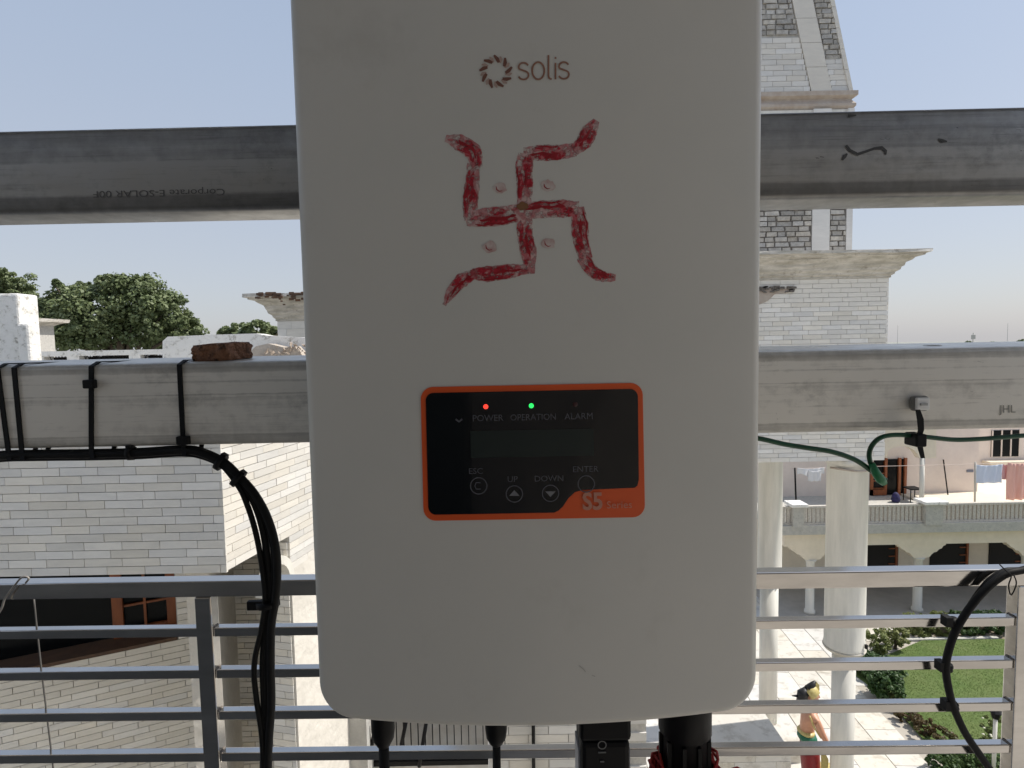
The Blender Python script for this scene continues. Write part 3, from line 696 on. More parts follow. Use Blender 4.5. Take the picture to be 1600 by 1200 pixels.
# second volume set further back with dark window
Y3 = 25
MB().box((P(1528,700,Y3).x-.6,Y3,zf),(24,Y3+3,P(1560,640,Y3).z)).build('rear_wall', PINKW, ab)
w0, w1_ = P(1548,700,Y3).x, P(1592,700,Y3).x; wz0, wz1 = P(1570,713,Y3).z, P(1570,672,Y3).z
wo = box('window', (w0,Y3-.03,wz0),(w1_,Y3-.003,wz1), GLASSD, ab)
fr = MB()
for f in (0,.33,.66,.97): fr.box((w0+(w1_-w0)*f,Y3-.06,wz0),(w0+(w1_-w0)*f+.05,Y3-.032,wz1))
fr.build('window_frame', PINKW, wo)
box('chajja', (w0-.4,Y3-.5,wz0-.25),(w1_+.6,Y3-.065,wz0-.14), CREAM, ab)
# sunlit upper terrace floor
MB().box((P(1510,790,YB).x,YB+.4,zsl+.003),(24,Y3-.55,zsl+.06)).build('terrace_floor', CREAM, ab)
# arch panel in front of the door
d0, d1 = UX(1362), UX(1410); dz1 = UZ(716); dz0 = zf+.02
dr = box('door', (d0,YU-.05,dz0),(d1,YU-.003,dz1), GLASSD, ab)
fr = MB()
for xx in (d0-.09, d0+.42, d1-.22, d1): fr.box((xx,YU-.12,dz0),(xx+.09,YU-.052,dz1+.05))
for k in range(5): fr.box((d0,YU-.11,dz0+.25+k*.28),(d0+.42,YU-.055,dz0+.28+k*.28))
fr.box((d0-.09,YU-.12,dz0),(d0+.42,YU-.054,dz0+.22))
fr.build('door_frame', WOOD, dr)
ar = MB(); YR = 19.6
def RP(px, py): return P(px, py, YR)
top = [RP(1383,640), RP(1463,640)]
pts = [RP(1383,640), RP(1383,708), RP(1386,716), RP(1388,704), RP(1396,699), RP(1406,697), RP(1418,698), RP(1428,703), RP(1434,710), RP(1437,716), RP(1463,716), RP(1463,640)]
ar.prism(pts, (0,.25,0)); ar.build('arch_lintel', CREAM, ab)
MB().box((RP(1383,640).x,YR+.26,RP(1400,640).z-.1),(RP(1463,640).x,YU+.01,RP(1400,640).z)).build('porch_roof', CREAM, ab)
def simple_tube(name, label, cat, pts, r, m, group=None, n=8, sub=0, parent=None):
    mb = MB().tube(pts, r, n, sub=sub); return mb.build(name, m, parent, label=label, cat=cat, group=group)
simple_tube('balcony_pole', 'slim white vertical pipe under the arched lintel, rising from the balcony edge', 'pole', [P(1440,786,19.5), P(1441,714,19.62)], .075, COLM)
simple_tube('thin_rod', 'thin dark rod leaning against the pinkish upper wall', 'rod', [P(1482,780,21), P(1474,718,21.3)], .022, BLK)
box('wall_plate', (UX(1510),YU-.03,UZ(739)),(UX(1520),YU-.003,UZ(735)), mat('blue_grey_plate', (.15,.17,.22), .5), None, label='small dark plate fixed on the pinkish upper wall', cat='plate')
# balcony chair, bag
ch = thing('metal_chair', 'spindly dark metal stool on the balcony beside the door', 'stool', (UX(1425),20.6,zf), None)
fx0, fx1 = P(1414,770,20.6).x, P(1433,770,20.6).x; fz = P(1424,761,20.6).z
MB().box((fx0,20.3,fz-.04),(fx1,20.75,fz)).build('seat', BLKP, ch)
for (a_, b_) in ((fx0,20.32),(fx1-.03,20.32),(fx0,20.7),(fx1-.03,20.7)): MB().tube([(a_+.015,b_,fz-.04),(a_+.015,b_,zf)], .018, 6).build('leg', BLKP, ch)
c = P(1400,764,20.4); bgm = MB(); bgm.lathe((c.x,20.4), [(.02,zf),(.12,zf+.02),(.15,zf+.10),(.11,c.z-.2),(.04,c.z-.12)], 14)
bgm.build('purple_bundle', mat('purple_cloth', (.035,.03,.14), .8, col2=(.012,.012,.02), nscale=5), None, label='blue-violet bundle piled beside the balcony door', cat='bundle')
# laundry
def cloth(px0, px1, py0, py1, Y, m, label, drape=.03, nx=24, nz=14, seed=1, ragged=0):
    r = random.Random(seed); a = P(px0,py0,Y); b = P(px1,py0,Y); zb2 = P(px0,py1,Y).z; vs = []; ph = r.random()*6
    for j in range(nz+1):
        for i in range(nx+1):
            u, v = i/nx, j/nz
            x = a.x+(b.x-a.x)*u; y = Y+drape*math.sin(u*15+ph)*(.3+v)+drape*.4*math.sin(u*31+v*4)
            zt_ = a.z-.04*math.sin(u*math.pi); zl = zb2+ragged*math.sin(u*7+ph)*(a.z-zb2)*.3
            vs.append((x, y, zt_+(zl-zt_)*v))
    fs = [(j*(nx+1)+i, j*(nx+1)+i+1, (j+1)*(nx+1)+i+1, (j+1)*(nx+1)+i) for j in range(nz) for i in range(nx)]
    me = MB().add(vs, fs, True).mesh('laundry', m)
    o = link('laundry', me); mo = o.modifiers.new('s', 'SOLIDIFY'); mo.thickness = .01
    return tag(o, label, 'laundry', 'washing hung out on the far balcony')
cloth(1525,1566,726,755,19.5, mat('blue_cloth', (.55,.62,.75), .9), 'pale blue sheet hanging on the washing line above the balcony')
cloth(1567,1577,725,749,19.55, mat('pink_cloth', (.62,.36,.38), .9), 'small rose-pink cloth between the pale blue and the salmon sheets', nx=8)
cloth(1575,1606,723,781,19.4, mat('salmon_cloth', (.72,.42,.36), .9), 'long salmon pink sheet hanging at the right frame edge', drape=.05)
cloth(1246,1288,731,744,19.3, mat('white_cloth', (.72,.72,.74), .9), 'white garment hanging on the line behind the thick column', ragged=.9)
cloth(1263,1283,735,752,19.25, MATS['white_cloth'], 'folded white cloth hung in front of the white garment', nx=10)
simple_tube('washing_line', 'washing line stretched along the far balcony', 'rope', [P(1238,732,19.35), P(1400,728,19.35), P(1524,725,19.45), P(1640,721,19.45)], .008, mat('line', (.6,.5,.45), .8), sub=6)
simple_tube('washing_line_post', 'thin dark post holding the washing line behind the left balcony pier', 'post', [P(1244,790,19.35), P(1242,731,19.35)], .03, BLK)
simple_tube('washing_line_post', 'thin brown post holding the washing line by the upper terrace', 'post', [P(1523,786,19.45), P(1524,722,19.45)], .03, GREYC)

# ================================================================ GARDEN
def bush(px, py_mid, Y, rx, ry, m, label, n, size, seed, group, zc=None, dense=True):
    c = P(px, py_mid, Y); s = Y/FPX; t = thing('shrub', label, 'shrub', (c.x, Y, 0), group)
    MB().tube([(c.x,Y,0),(c.x+.03,Y,max(c.z*.5,.05)),(c.x,Y,max(c.z,.1))], [.05,.04,.02], 6).build('stem', BARK, t)
    leaves([((c.x,Y,max(c.z,ry*s*.8)), (rx*s, rx*s, ry*s))], n, size, m, 'foliage', t, shell=.2, seed=seed); return t
SG = 'shrubs round the courtyard lawn'
gy = lambda px, py: G(px, py).y
bush(1368, 1003, gy(1368,1032), 21, 20, LEAF3, 'round clipped yellow-green bush touching the thick column drum', 3000, .07, 21, SG)
bush(1399, 990, gy(1398,1014), 20, 19, LEAF3, 'loose yellow-green bush behind the round clipped one', 2500, .07, 22, SG)
bush(1350, 1030, gy(1350,1046), 22, 15, LEAF2, 'low green bush at the foot of the round clipped bush', 2500, .07, 23, SG)
bush(1385, 1072, gy(1385,1095), 26, 24, LEAF2, 'dark rounded hedge bush bulging over the pavement', 6000, .075, 24, SG)
bush(1372, 1042, gy(1372,1060), 34, 14, LEAF2, 'spreading leafy bush between pavement and lawn', 4500, .075, 25, SG)
bush(1403, 1096, gy(1403,1108), 14, 12, LEAF3, 'small pale speckled shrub at the lawn edge', 1500, .06, 26, SG)
RED = leafmat('bronze_leaves', (.07,.05,.02), (.12,.07,.025), (.09,.11,.03))
bush(1445, 1135, gy(1445,1150), 14, 17, RED, 'upright bronze-leaved shrub on the lawn edge', 1600, .06, 27, SG)
bush(1418, 1118, gy(1418,1128), 20, 11, RED, 'low bronze-leaved border shrub next to the pavement', 2000, .06, 28, SG)
bush(1475, 1150, gy(1475,1168), 18, 12, RED, 'bronze and green border shrub nearer the bottom of the frame', 2000, .06, 29, SG)
bush(1480, 1195, gy(1480,1212), 30, 18, LEAF2, 'green hedge shrub at the bottom of the lawn', 4000, .06, 30, SG)
bush(1530, 1190, gy(1530,1212), 34, 20, LEAF2, 'green shrub under the lamp post', 4500, .06, 31, SG)
bush(1555, 1140, gy(1555,1165), 20, 28, LEAF3, 'tall flowering shrub around the lamp post', 1600, .06, 32, SG)
for k, (px, w_, mm, lbl) in enumerate(((1435,18,LEAF3,'first pale bush of the back hedge, left end'), (1468,20,LEAF3,'second bush of the back hedge, loose with gaps'), (1500,20,LEAF2,'third bush of the back hedge, dark'), (1532,20,LEAF2,'fourth bush of the back hedge behind the black cable arc'), (1560,16,LEAF2,'last dark bush of the back hedge, beside the bright gap'))):
    bush(px, 984, back_y+.5, w_+3, 19, mm, lbl, 2600, .08, 40+k, 'bushes of the hedge behind the lawn')
box('kerb', (P(1415,1000,back_y).x,back_y+.02,.0),(P(1562,1000,back_y).x,back_y+.14,.07), GREYC, None, label='low kerb strip along the far edge of the lawn', cat='kerb')
# white flowers
fl = MB(); r_ = random.Random(5)
for k in range(26):
    c = G(r_.uniform(1535,1575), r_.uniform(1120,1180), r_.uniform(.3,.9)); s_ = .03
    fl.lathe((c.x,c.y), [(.001,c.z),(s_,c.z+.015),(.001,c.z+.03)], 5)
fl.build('flower', mat('white_flower', (.8,.78,.62), .8), None, label='small white blossoms scattered on the flowering shrub', cat='flowers', kind='stuff')
# garden lamp
lpY = gy(1552,1230); lx = P(1554,1160,lpY).x; hz_ = P(1556,1122,lpY).z
gl = thing('garden_lamp', 'slim white garden lamp post with a small black lantern head', 'lamp post', (lx,lpY,0))
MB().tube([(lx,lpY,0),(lx,lpY,hz_-.02)], .035, 10).build('post', COLM, gl)
MB().lathe((lx,lpY), [(.02,hz_-.02),(.06,hz_),(.09,hz_+.12),(.13,hz_+.14),(.05,hz_+.2),(.01,hz_+.24)], 8, smooth=False).build('lantern', BLKP, gl)
# bits seen through the gap under the inverter
fl_ = thing('iron_grille', 'old metal grille of vertical bars seen below the inverter', 'grille', P(690,1160,6.5) - Vector((0,0,1)))
Yg = 6.5
MB().box((P(556,1150,Yg).x,Yg+.05,P(650,1230,Yg).z),(P(762,1150,Yg).x,Yg+.12,P(650,1100,Yg).z)).build('backing', mat('greyish_board', (.50,.47,.44), .8, col2=(.62,.61,.6), nscale=3), fl_)
for k in range(18):
    x = P(596+k*11.3,1150,Yg).x
    MB().box((x,Yg,P(650,1188,Yg).z),(x+.009,Yg+.03,P(650,1104,Yg).z)).build('bar', BLK, fl_)
mb = MB(); mb.box((P(560,1150,Yg).x,Yg-.01,P(650,1196,Yg).z),(P(762,1150,Yg).x,Yg+.04,P(650,1189,Yg).z)); mb.build('rail', BLK, fl_)
for a_, b_ in (((636,1120),(626,1170)),((668,1116),(655,1198)),((590,1120),(575,1190))):
    MB().tube([P(*a_,Yg-.1),P(*b_,Yg-.1)], .022, 6).build('stay', BLKP, fl_)
mw = thing('marble_wall', 'low wall of wide white marble panels seen below the inverter', 'wall', P(830,1200,6.9)-Vector((0,0,1)))
Ym = 6.9; x0 = P(764,1150,Ym).x; x1 = P(1010,1150,Ym).x; zt_ = P(830,1095,Ym).z; z0_ = zt_-1.9
MB().box((x0,Ym+.02,0),(x1,Ym+.3,zt_)).build('core', JOINT, mw)
k = 0
for r_i in range(17):
    for c_i in range(4):
        xa_ = x0 + (c_i-(.5 if r_i % 2 else 0))*.5; xb_ = min(xa_+.49, x1); xa_ = max(xa_, x0)
        if xb_-xa_ < .03: continue
        o = bpy.data.objects.new('marble_panel', unit_mesh(MARBLE_W)); COL.objects.link(o); o.parent = mw
        o.location = Vector(((xa_+xb_)/2, Ym+.008, zt_-.11*(r_i+.5))) - org(mw); o.scale = (xb_-xa_, .024, .103)
simple_tube('drain_pipe', 'thin dark vertical pipe on the low marble wall below the inverter', 'pipe', [P(833,1085,Ym-.06), P(834,1230,Ym-.06)], .022, BLK)
ww = thing('plaster_wall', 'white swirled-plaster wall end with a shaded side below the inverter', 'wall', (P(510,1150,6.2).x, 6.3, 0))
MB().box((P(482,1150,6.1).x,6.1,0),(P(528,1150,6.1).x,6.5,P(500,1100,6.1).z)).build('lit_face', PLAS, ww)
MB().box((P(529,1150,6.25).x,6.25,0),(P(573,1150,6.25).x,6.6,P(540,1095,6.25).z)).build('shaded_face', mat('shaded_plaster', (.5,.49,.46), .8, col2=(.38,.37,.35), nscale=4, bump=.8, bscale=10), ww)  # darker copy of the swirled plaster, shade painted into its colour
# air conditioner and tiled box
Yk = 10.6
ac = thing('outdoor_unit', 'white rounded appliance with a dark louvre next to the thick black connector', 'appliance', (P(1122,1150,Yk).x, Yk, 0))
q = P(1125,1152,Yk); hh = P(1125,1108,Yk).z
MB().lathe((q.x-.12,Yk+.4), [(.42,0),(.42,q.z),(.47,q.z+.02),(.47,q.z+.07),(.42,q.z+.08)], 28).build('base', COLM, ac)
MB().box((P(1104,1150,Yk).x,Yk,q.z+.085),(P(1138,1150,Yk).x,Yk+.5,hh+.3)).build('cabinet', TILEW, ac, bevel=.03)
lv = MB()
for k in range(9): lv.box((P(1114,1150,Yk).x,Yk-.02,q.z+.12+k*.05),(P(1127,1150,Yk).x,Yk-.002,q.z+.145+k*.05))
lv.build('louvre', BLKP, ac)
tb_ = thing('tiled_box', 'white-tiled low box at the bottom of the frame behind the red cloth', 'planter', (P(1185,1190,9.2).x, 9.4, 0))
zt_ = P(1190,1181,9.2).z
MB().box((P(1120,1190,9.2).x,9.22,.02),(P(1236,1190,9.2).x,10.4,zt_)).build('body', JOINT, tb_)
fill_bricks(tb_, (P(1120,1190,9.2).x,9.22,zt_-.11*9), (1,0,0), 9, .11, .7, lambda v: [(0, P(1236,1190,9.2).x-P(1120,1190,9.2).x)], TILEW, .02)
MB().box((P(1118,1190,9.2).x,9.18,zt_),(P(1238,1190,9.2).x,10.42,zt_+.03)).build('lid', TILEW, tb_)

# ================================================================ PAINTED STATUE
def skin(name, joints, edges, radii, m, parent, sub=2, root=0):
    me = bpy.data.meshes.new(name); me.from_pydata([tuple(Vector(j)-org(parent)) for j in joints], edges, [])
    o = bpy.data.objects.new(name, me); COL.objects.link(o); o.parent = parent; ORG[o.name] = org(parent); me.materials.append(m)
    o.modifiers.new('k', 'SKIN'); sv = me.skin_vertices[0].data if me.skin_vertices else None
    if sv is None:
        bm = bmesh.new(); bm.from_mesh(me); bm.verts.layers.skin.verify(); bm.to_mesh(me); bm.free(); sv = me.skin_vertices[0].data
    for i, r_ in enumerate(radii): sv[i].radius = r_ if isinstance(r_, tuple) else (r_, r_)
    sv[root].use_root = True
    for f in (0,): pass
    s_ = o.modifiers.new('s', 'SUBSURF'); s_.levels = sub; s_.render_levels = sub
    return o
YS_ = 10.5; SK = mat('painted_skin', (.62,.33,.22), .45, col2=(.55,.28,.18), nscale=12)
su = YS_/FPX
def Q(px, py, dy=0): v = P(px, py, YS_); v.y = YS_+dy; return v
stt = thing('statue', 'painted statue of a bare-chested attendant in crown, green sash and red dhoti', 'statue', (Q(1262,1300).x, YS_, 0))
pb0 = Q(1264,1262)
MB().lathe((pb0.x,YS_), [(.5,.015),(.5,.1),(.42,.14),(.42,pb0.z-.1),(.48,pb0.z-.06),(.48,pb0.z)], 20).build('plinth', TILEW, stt)
J = [Q(1262,1156), Q(1261,1140), Q(1262,1126), Q(1265,1116), Q(1268,1108), Q(1270,1102), Q(1270,1092), Q(1271,1084),   # 0-7 pelvis..head
     Q(1268,1118,-.2), Q(1276,1138,-.26), Q(1288,1160,-.24), Q(1292,1166,-.22),         # near arm, reaching forward
     Q(1266,1118,.2), Q(1282,1128,.26), Q(1292,1116,.2),                                # far arm
     Q(1262,1172,-.11), Q(1266,1215,-.12), Q(1262,1254,-.12), Q(1274,1258,-.12),
     Q(1263,1172,.11), Q(1270,1214,.12), Q(1268,1254,.12), Q(1280,1258,.12)]
E = [(0,1),(1,2),(2,3),(3,4),(4,5),(5,6),(6,7),(3,8),(8,9),(9,10),(10,11),(3,12),(12,13),(13,14),(0,15),(15,16),(16,17),(17,18),(0,19),(19,20),(20,21),(21,22)]
RD = [(.12,.16),(.105,.14),(.12,.15),(.13,.16),(.09,.09),(.065,.065),(.105,.10),(.085,.08),.072,.056,.042,.035,.072,.056,.04,.075,.06,.045,.04,.075,.06,.045,.04]
skin('body', J, E, RD, SK, stt)
for bx, by, dy in ((1293,1168,-.22),(1293,1114,.2)):      # fingers
    for k in range(4):
        c = Q(bx,by,dy); MB().tube([c+Vector((0,-.03+k*.02,0)), c+Vector((.04,-.03+k*.022,-.03+.004*k)), c+Vector((.05,-.03+k*.022,-.08+.006*k))], .011, 6).build('finger', SK, stt)
hd = Q(1270,1088)
MB().lathe((hd.x,YS_), [(.01,hd.z-.10),(.07,hd.z-.08),(.10,hd.z-.02),(.105,hd.z+.05),(.08,hd.z+.12),(.02,hd.z+.15)], 16).build('face', SK, stt)
MB().tube([(hd.x+.09,YS_,hd.z+.02),(hd.x+.125,YS_,hd.z-.02),(hd.x+.10,YS_,hd.z-.035)], [.012,.02,.012], 6).build('nose', SK, stt)
for s_ in (-1,1): MB().tube([(hd.x+.085,YS_+.035*s_,hd.z+.03),(hd.x+.105,YS_+.035*s_,hd.z+.03)], .012, 6).build('eye', BLK, stt)
HAIR = mat('black_paint', (.012,.012,.014), .5)
hb = Q(1254,1092)
MB().tube([(hb.x+.10,YS_,hd.z+.12),(hb.x,YS_,hd.z+.06),(hb.x-.01,YS_,hd.z-.10),(hb.x+.01,YS_,hd.z-.20)], [.08,.10,.10,.07], 12).build('hair', HAIR, stt)
MB().tube([(hb.x-.08,YS_,hd.z+.01),(hb.x-.2,YS_,hd.z+.02)], [.03,.008], 6).build('hair_tuft', HAIR, stt)
GOLD = mat('gold_paint', (.62,.54,.24), .45, col2=(.5,.40,.14), nscale=30)
ca, cb = Q(1252,1084), Q(1264,1066)
MB().tube([(hd.x-.10,YS_,hd.z+.05),(hd.x-.02,YS_,hd.z+.10),(hd.x+.07,YS_,hd.z+.16)], [.125,.13,.09], 14).build('headband', GOLD, stt)
MB().tube([(hd.x-.08,YS_,hd.z+.14),(hd.x+.0,YS_,hd.z+.23),(hd.x+.04,YS_,hd.z+.30)], [.085,.06,.02], 12).build('cap', HAIR, stt)
MB().prism([Vector((hd.x+a_*.75,YS_-.04,hd.z+b_*.8)) for a_, b_ in ((.0,.2),(.04,.32),(.08,.36),(.13,.31),(.14,.18),(.10,.10))], (0,.08,0)).build('crest', GOLD, stt)
GS = mat('green_paint', (.01,.13,.075), .5); RS = mat('red_paint', (.26,.01,.015), .55, col2=(.18,.008,.012), nscale=14)
def ell(prof, name, m):
    MB().loft([[Vector((Q(px,py).x+rx*math.cos(2*math.pi*j/20), YS_+ry*math.sin(2*math.pi*j/20), Q(px,py).z)) for j in range(20)] for px, py, rx, ry in prof]).build(name, m, stt)
ell([(1260,1140,.135,.165),(1259,1142,.15,.18),(1260,1144,.14,.17)], 'gold_belt', GOLD)
ell([(1260,1144,.145,.175),(1261,1151,.17,.20),(1264,1159,.145,.18)], 'green_sash', GS)
ell([(1264,1158,.15,.19),(1265,1175,.16,.22),(1267,1205,.15,.22),(1268,1240,.10,.17)], 'red_dhoti', RS)
MB().tube([Q(1258,1110,-.17),Q(1264,1126,-.2),Q(1274,1142,-.2)], .016, 6, sub=4).build('necklace', GOLD, stt)
MB().prism([Q(1272,1150,-.26),Q(1283,1172,-.26),Q(1280,1205,-.27),Q(1272,1190,-.27)], (0,.02,0)).build('sash_end', GOLD, stt)
uc = Q(1288,1196); 
MB().lathe((uc.x+.02,YS_-.1), [(.02,uc.z-.75),(.1,uc.z-.7),(.17,uc.z-.1),(.2,uc.z),(.16,uc.z+.03)], 16).build('brass_urn', GOLD, stt)

# ================================================================ TERRACE, CANOPY (mostly behind and above the viewer)
zt0 = 7.45
MB().box((-5,-6,zt0-.25),(6,1.45,zt0)).build('terrace', FLOOR, kind='structure')
MB().box((-4.9,-2.95,zt0+.001),(-.12,1.2,zt0+.006)).build('rail_shade_sheet', mat('dark_sheet', (.14,.133,.12), .95, col2=(.19,.18,.16), nscale=8), kind='structure')  # unseen dark sheet added to darken the left rails' reflections
PVM = mat('solar_cells', (.012,.018,.05), .2, coat=.3); PVB = mat('panel_backsheet', (.10,.10,.11), .5); ALU = mat('aluminium', (.6,.6,.6), .35, metal=1)
cano = thing('solar_canopy', 'canopy of dark solar panels on steel purlins above the inverter and viewer', 'canopy', (.2,-.7,zt0))
proto = None
for i in range(6):
    for j in range(2):
        cx, cy = -3.5+1.06*i+.53, -2.9+2.2*j+1.1; zc = 11.25
        if proto is None:
            pa = Vector((cx,cy,zc)); t = MB().box((cx-.5,cy-1.05,zc),(cx+.5,cy+1.05,zc+.006)).build('solar_panel', PVM, cano)
            sb = MB().box((cx-.5,cy-1.05,zc-.006),(cx+.5,cy+1.05,zc-.001)).build('backsheet', PVB, t)
            f = MB()
            for a_, b_ in (((-.52,-1.08),(-.5,1.08)),((.5,-1.08),(.52,1.08)),((-.5,-1.08),(.5,-1.05)),((-.5,1.05),(.5,1.08))): f.box((cx+a_[0],cy+a_[1],zc-.03),(cx+b_[0],cy+b_[1],zc+.01))
            f.build('panel_frame', ALU, t); proto = t
        else:
            t = proto.copy(); COL.objects.link(t); t.location = (cx-pa.x,cy-pa.y,0)
            for chd in list(proto.children):
                c_ = chd.copy(); COL.objects.link(c_); c_.parent = t
for x in (-3.6, 2.82):
    MB().box((x-.04,.71,zt0),(x+.04,.79,11.115)).build('canopy_post', GALV2, cano)
    MB().box((x-.04,-2.4,zt0),(x+.04,-2.32,11.115)).build('canopy_post', GALV2, cano)
MB().box((-3.6,-3,11.17),(-3.52,1.6,11.215)).box((2.78,-3,11.17),(2.86,1.6,11.215)).box((-3.6,-2.4,11.12),(2.86,-2.32,11.168)).box((-3.6,.71,11.12),(2.86,.79,11.168)).build('purlin', GALV2, cano)
MB().box((-12,-12,0),(10,1.4,zt0-.252)).build('own_building', COLM, None, (0,-5,0), label='pale walls of the house carrying the terrace, below the viewer', cat='building')
srm = thing('sky_block_wall', 'plain unseen wall behind the viewer, added to block sky light', 'building', (-.3,-3.2,zt0))  # unseen wall added to cut the sky fill on the inverter
MB().box((-5,-3.4,zt0),(4.6,-3.05,10.9)).build('wall', mat('sky_block_render', (.30,.27,.23), .9, col2=(.24,.22,.19), nscale=2), srm)
box('sky_block_door', (-1.6,-3.04,zt0),(-.7,-3.0,9.5), mat('dark_green_door', (.03,.05,.04), .5), srm)

# ================================================================ BEAMS
def beam(label, L, Rr, D, rad, m, tilt, group):
    """L,R: (y_top,y_bottom) of the front face at the left and right frame edges"""
    Y = .60
    a0, b0 = P(0,L[0],Y), P(0,L[1],Y); a1, b1 = P(1597,Rr[0],Y), P(1597,Rr[1],Y)
    ext = (a1-a0)*.9; rings = []
    for ta in (-1.6, -.4, 0, .25, .5, .75, 1, 1.4, 2.2):
        top = a0+(a1-a0)*ta; bot = b0+(b1-b0)*ta; zc = (top.z+bot.z)/2; h = (top.z-bot.z)/2; x = top.x
        ring = []
        for (cy, cz, s) in ((Y+rad, h-rad, 0), (Y+D-rad, h-rad, 1), (Y+D-rad, -h+rad, 2), (Y+rad, -h+rad, 3)):
            for k in range(5):
                th = math.pi - (s*math.pi/2 + k*math.pi/8)
                yy = cy+rad*math.cos(th)-Y; z2 = cz+rad*math.sin(th)-h
                ring.append(Vector((x, Y+yy*math.cos(tilt)-z2*0, zc+h+z2+yy*math.sin(tilt))))
        rings.append(ring)
    o = MB().loft(rings).build('steel_beam', m, None, label=label, cat='beam', group=group)
    return a0, b0, a1, b1
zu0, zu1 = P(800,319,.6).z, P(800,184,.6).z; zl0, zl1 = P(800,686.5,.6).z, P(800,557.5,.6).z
M_UP = streaky('galvanised_reflection_dark', (.46,.455,.445), (.04,.04,.042), .55, .34, (zu0, zu1), [(0,.5),(.03,.7),(.05,.62),(.40,.70),(.43,.98),(.60,.9),(.78,.98),(.82,.45),(.95,.36),(1,.8)])  # base and edge bands darkened to paint in the dark canopy's reflection
M_LO = streaky('galvanised_light_beam', (.92,.89,.83), (.10,.095,.085), .18, .34, (zl0, zl1), [(0,.75),(.05,.45),(.10,.60),(.12,.98),(.20,.95),(.22,.70),(.245,1),(.36,1),(.375,.62),(.39,1),(.42,.78),(.50,.86),(.62,.92),(.85,.86),(.865,.5),(.885,.62),(1,.42)])  # profile ends paint the rounded edges' dark reflection; hairlines are stains
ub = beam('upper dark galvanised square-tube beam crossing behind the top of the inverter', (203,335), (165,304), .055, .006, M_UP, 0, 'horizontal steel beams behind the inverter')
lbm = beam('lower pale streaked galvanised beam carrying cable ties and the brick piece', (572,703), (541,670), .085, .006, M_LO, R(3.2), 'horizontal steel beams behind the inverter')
def decal_text(txt, px, py, h, Y, m, name, parent=None, ang=0, label=None, cat=None, sx=1, off=0, spacing=1.0, align='LEFT', mapf=None):
    cu = bpy.data.curves.new(name, 'FONT'); cu.body = txt; cu.size = 1; cu.resolution_u = 3; cu.offset = off; cu.space_character = spacing; cu.align_x = align
    tmp = bpy.data.objects.new('tmp', cu); COL.objects.link(tmp); bpy.context.view_layer.update()
    me = bpy.data.meshes.new_from_object(tmp.evaluated_get(bpy.context.evaluated_depsgraph_get())); bpy.data.objects.remove(tmp); bpy.data.curves.remove(cu)
    me.name = name; me.materials.clear(); me.materials.append(m); ca_, sa_ = math.cos(ang), math.sin(ang)
    for v in me.vertices:
        x, y = v.co.x*h*sx, v.co.y*h
        v.co = mapf(px + x*ca_ + y*sa_, py - y*ca_ + x*sa_)
    o = link(name, me, parent)
    if label: tag(o, label, cat)
    return o
INK = mat('faded_ink', (.075,.075,.078), .7)
ubo = bpy.data.objects['steel_beam']; lbo = bpy.data.objects['steel_beam.001']
bmap = lambda yy: (lambda px, py: P(px, py, .5996))
decal_text('Corporate E-SOLAR 00F', 352, 305, 15, .6, mat('stamped_ink', (.13,.13,.132), .7), 'stamped_text', ubo, ang=R(179.2)-math.pi if False else R(-1.0), mapf=lambda x, y: P(704-x, 600-y, .5994), sx=1.35)
decal_text('JHL', 1562, 645, 17, .6, mat('stamped_ink_pale', (.34,.33,.30), .7), 'stamped_text', lbo, ang=R(-1), mapf=lambda x, y: P(x, y, .5994))
sc_ = MB()
def strip(pts, ws, Y, th=.0006, mapf=None):
    mf = mapf or (lambda x, y: P(x, y, Y)); vs = []; n = len(pts)
    for i, (x, y) in enumerate(pts):
        a_ = pts[max(i-1,0)]; b_ = pts[min(i+1,n-1)]; dx_, dy_ = b_[0]-a_[0], b_[1]-a_[1]; l_ = math.hypot(dx_,dy_) or 1
        nx_, ny_ = -dy_/l_*ws[i]/2, dx_/l_*ws[i]/2; vs += [mf(x+nx_,y+ny_), mf(x-nx_,y-ny_)]
    return vs, [(2*i,2*i+1,2*i+3,2*i+2) for i in range(n-1)]
for pts, ws in (([(1322,227),(1328,235),(1340,241),(1352,237),(1366,232),(1378,231),(1384,236),(1384,242)],[4,5,5,4,4,6,5,2]), ([(1316,250),(1320,244),(1324,240)],[3,6,2]), ([(1466,217),(1472,220),(1480,221)],[2,6,2]), ([(1325,181),(1338,180)],[5,2])):
    sc_.add(*strip(pts, ws, .5993))
sc_.build('ink_scribble', INK, ubo)

# ================================================================ STEEL RAILING
YRL, YRR = 1.28, 1.252
def rail_pt(px, py, dY=0):
    # on the railing's (slightly skewed) vertical plane
    Y = YRL
    for _ in range(6):
        p = P(px, py, Y+dY); Y = YRL + (YRR-YRL)*((p.x-rxl)/(rxr-rxl))
    return P(px, py, Y+dY)
rxl, rxr = P(0,912,YRL).x, P(1597,890,YRR).x
WELD = mat('weld_metal', (.16,.14,.13), .5, metal=.7, col2=(.3,.27,.24), nscale=200)
rl = thing('railing', 'polished stainless steel balustrade of horizontal bars along the terrace edge', 'railing', (0, 1.28, zt0))
A = rail_pt(0, 912); Bp = rail_pt(1597, 890); rd = (Bp-A); rd.z = 0; rd.normalize(); rnm = Vector((-rd.y, rd.x, 0))
ztr = (A.z+Bp.z)/2
def rl_x(px, py): return rail_pt(px, py)
def tube_bar(name, xa, xb, z, h, d, off=0, bevel=.003):
    pa = Vector((xa, 0, 0)); 
    ya = A.y + (xa-A.x)*rd.y/rd.x; yb = A.y + (xb-A.x)*rd.y/rd.x
    o = Vector((xa, ya, z)) + rnm*off; u = Vector((xb-xa, yb-ya, 0))
    return MB().obox(o, u, rnm*d, (0,0,h)).build(name, STEEL, rl, bevel=bevel)
tube_bar('top_rail', A.x-1.6, Bp.x+1.2, ztr-.038, .038, .034)
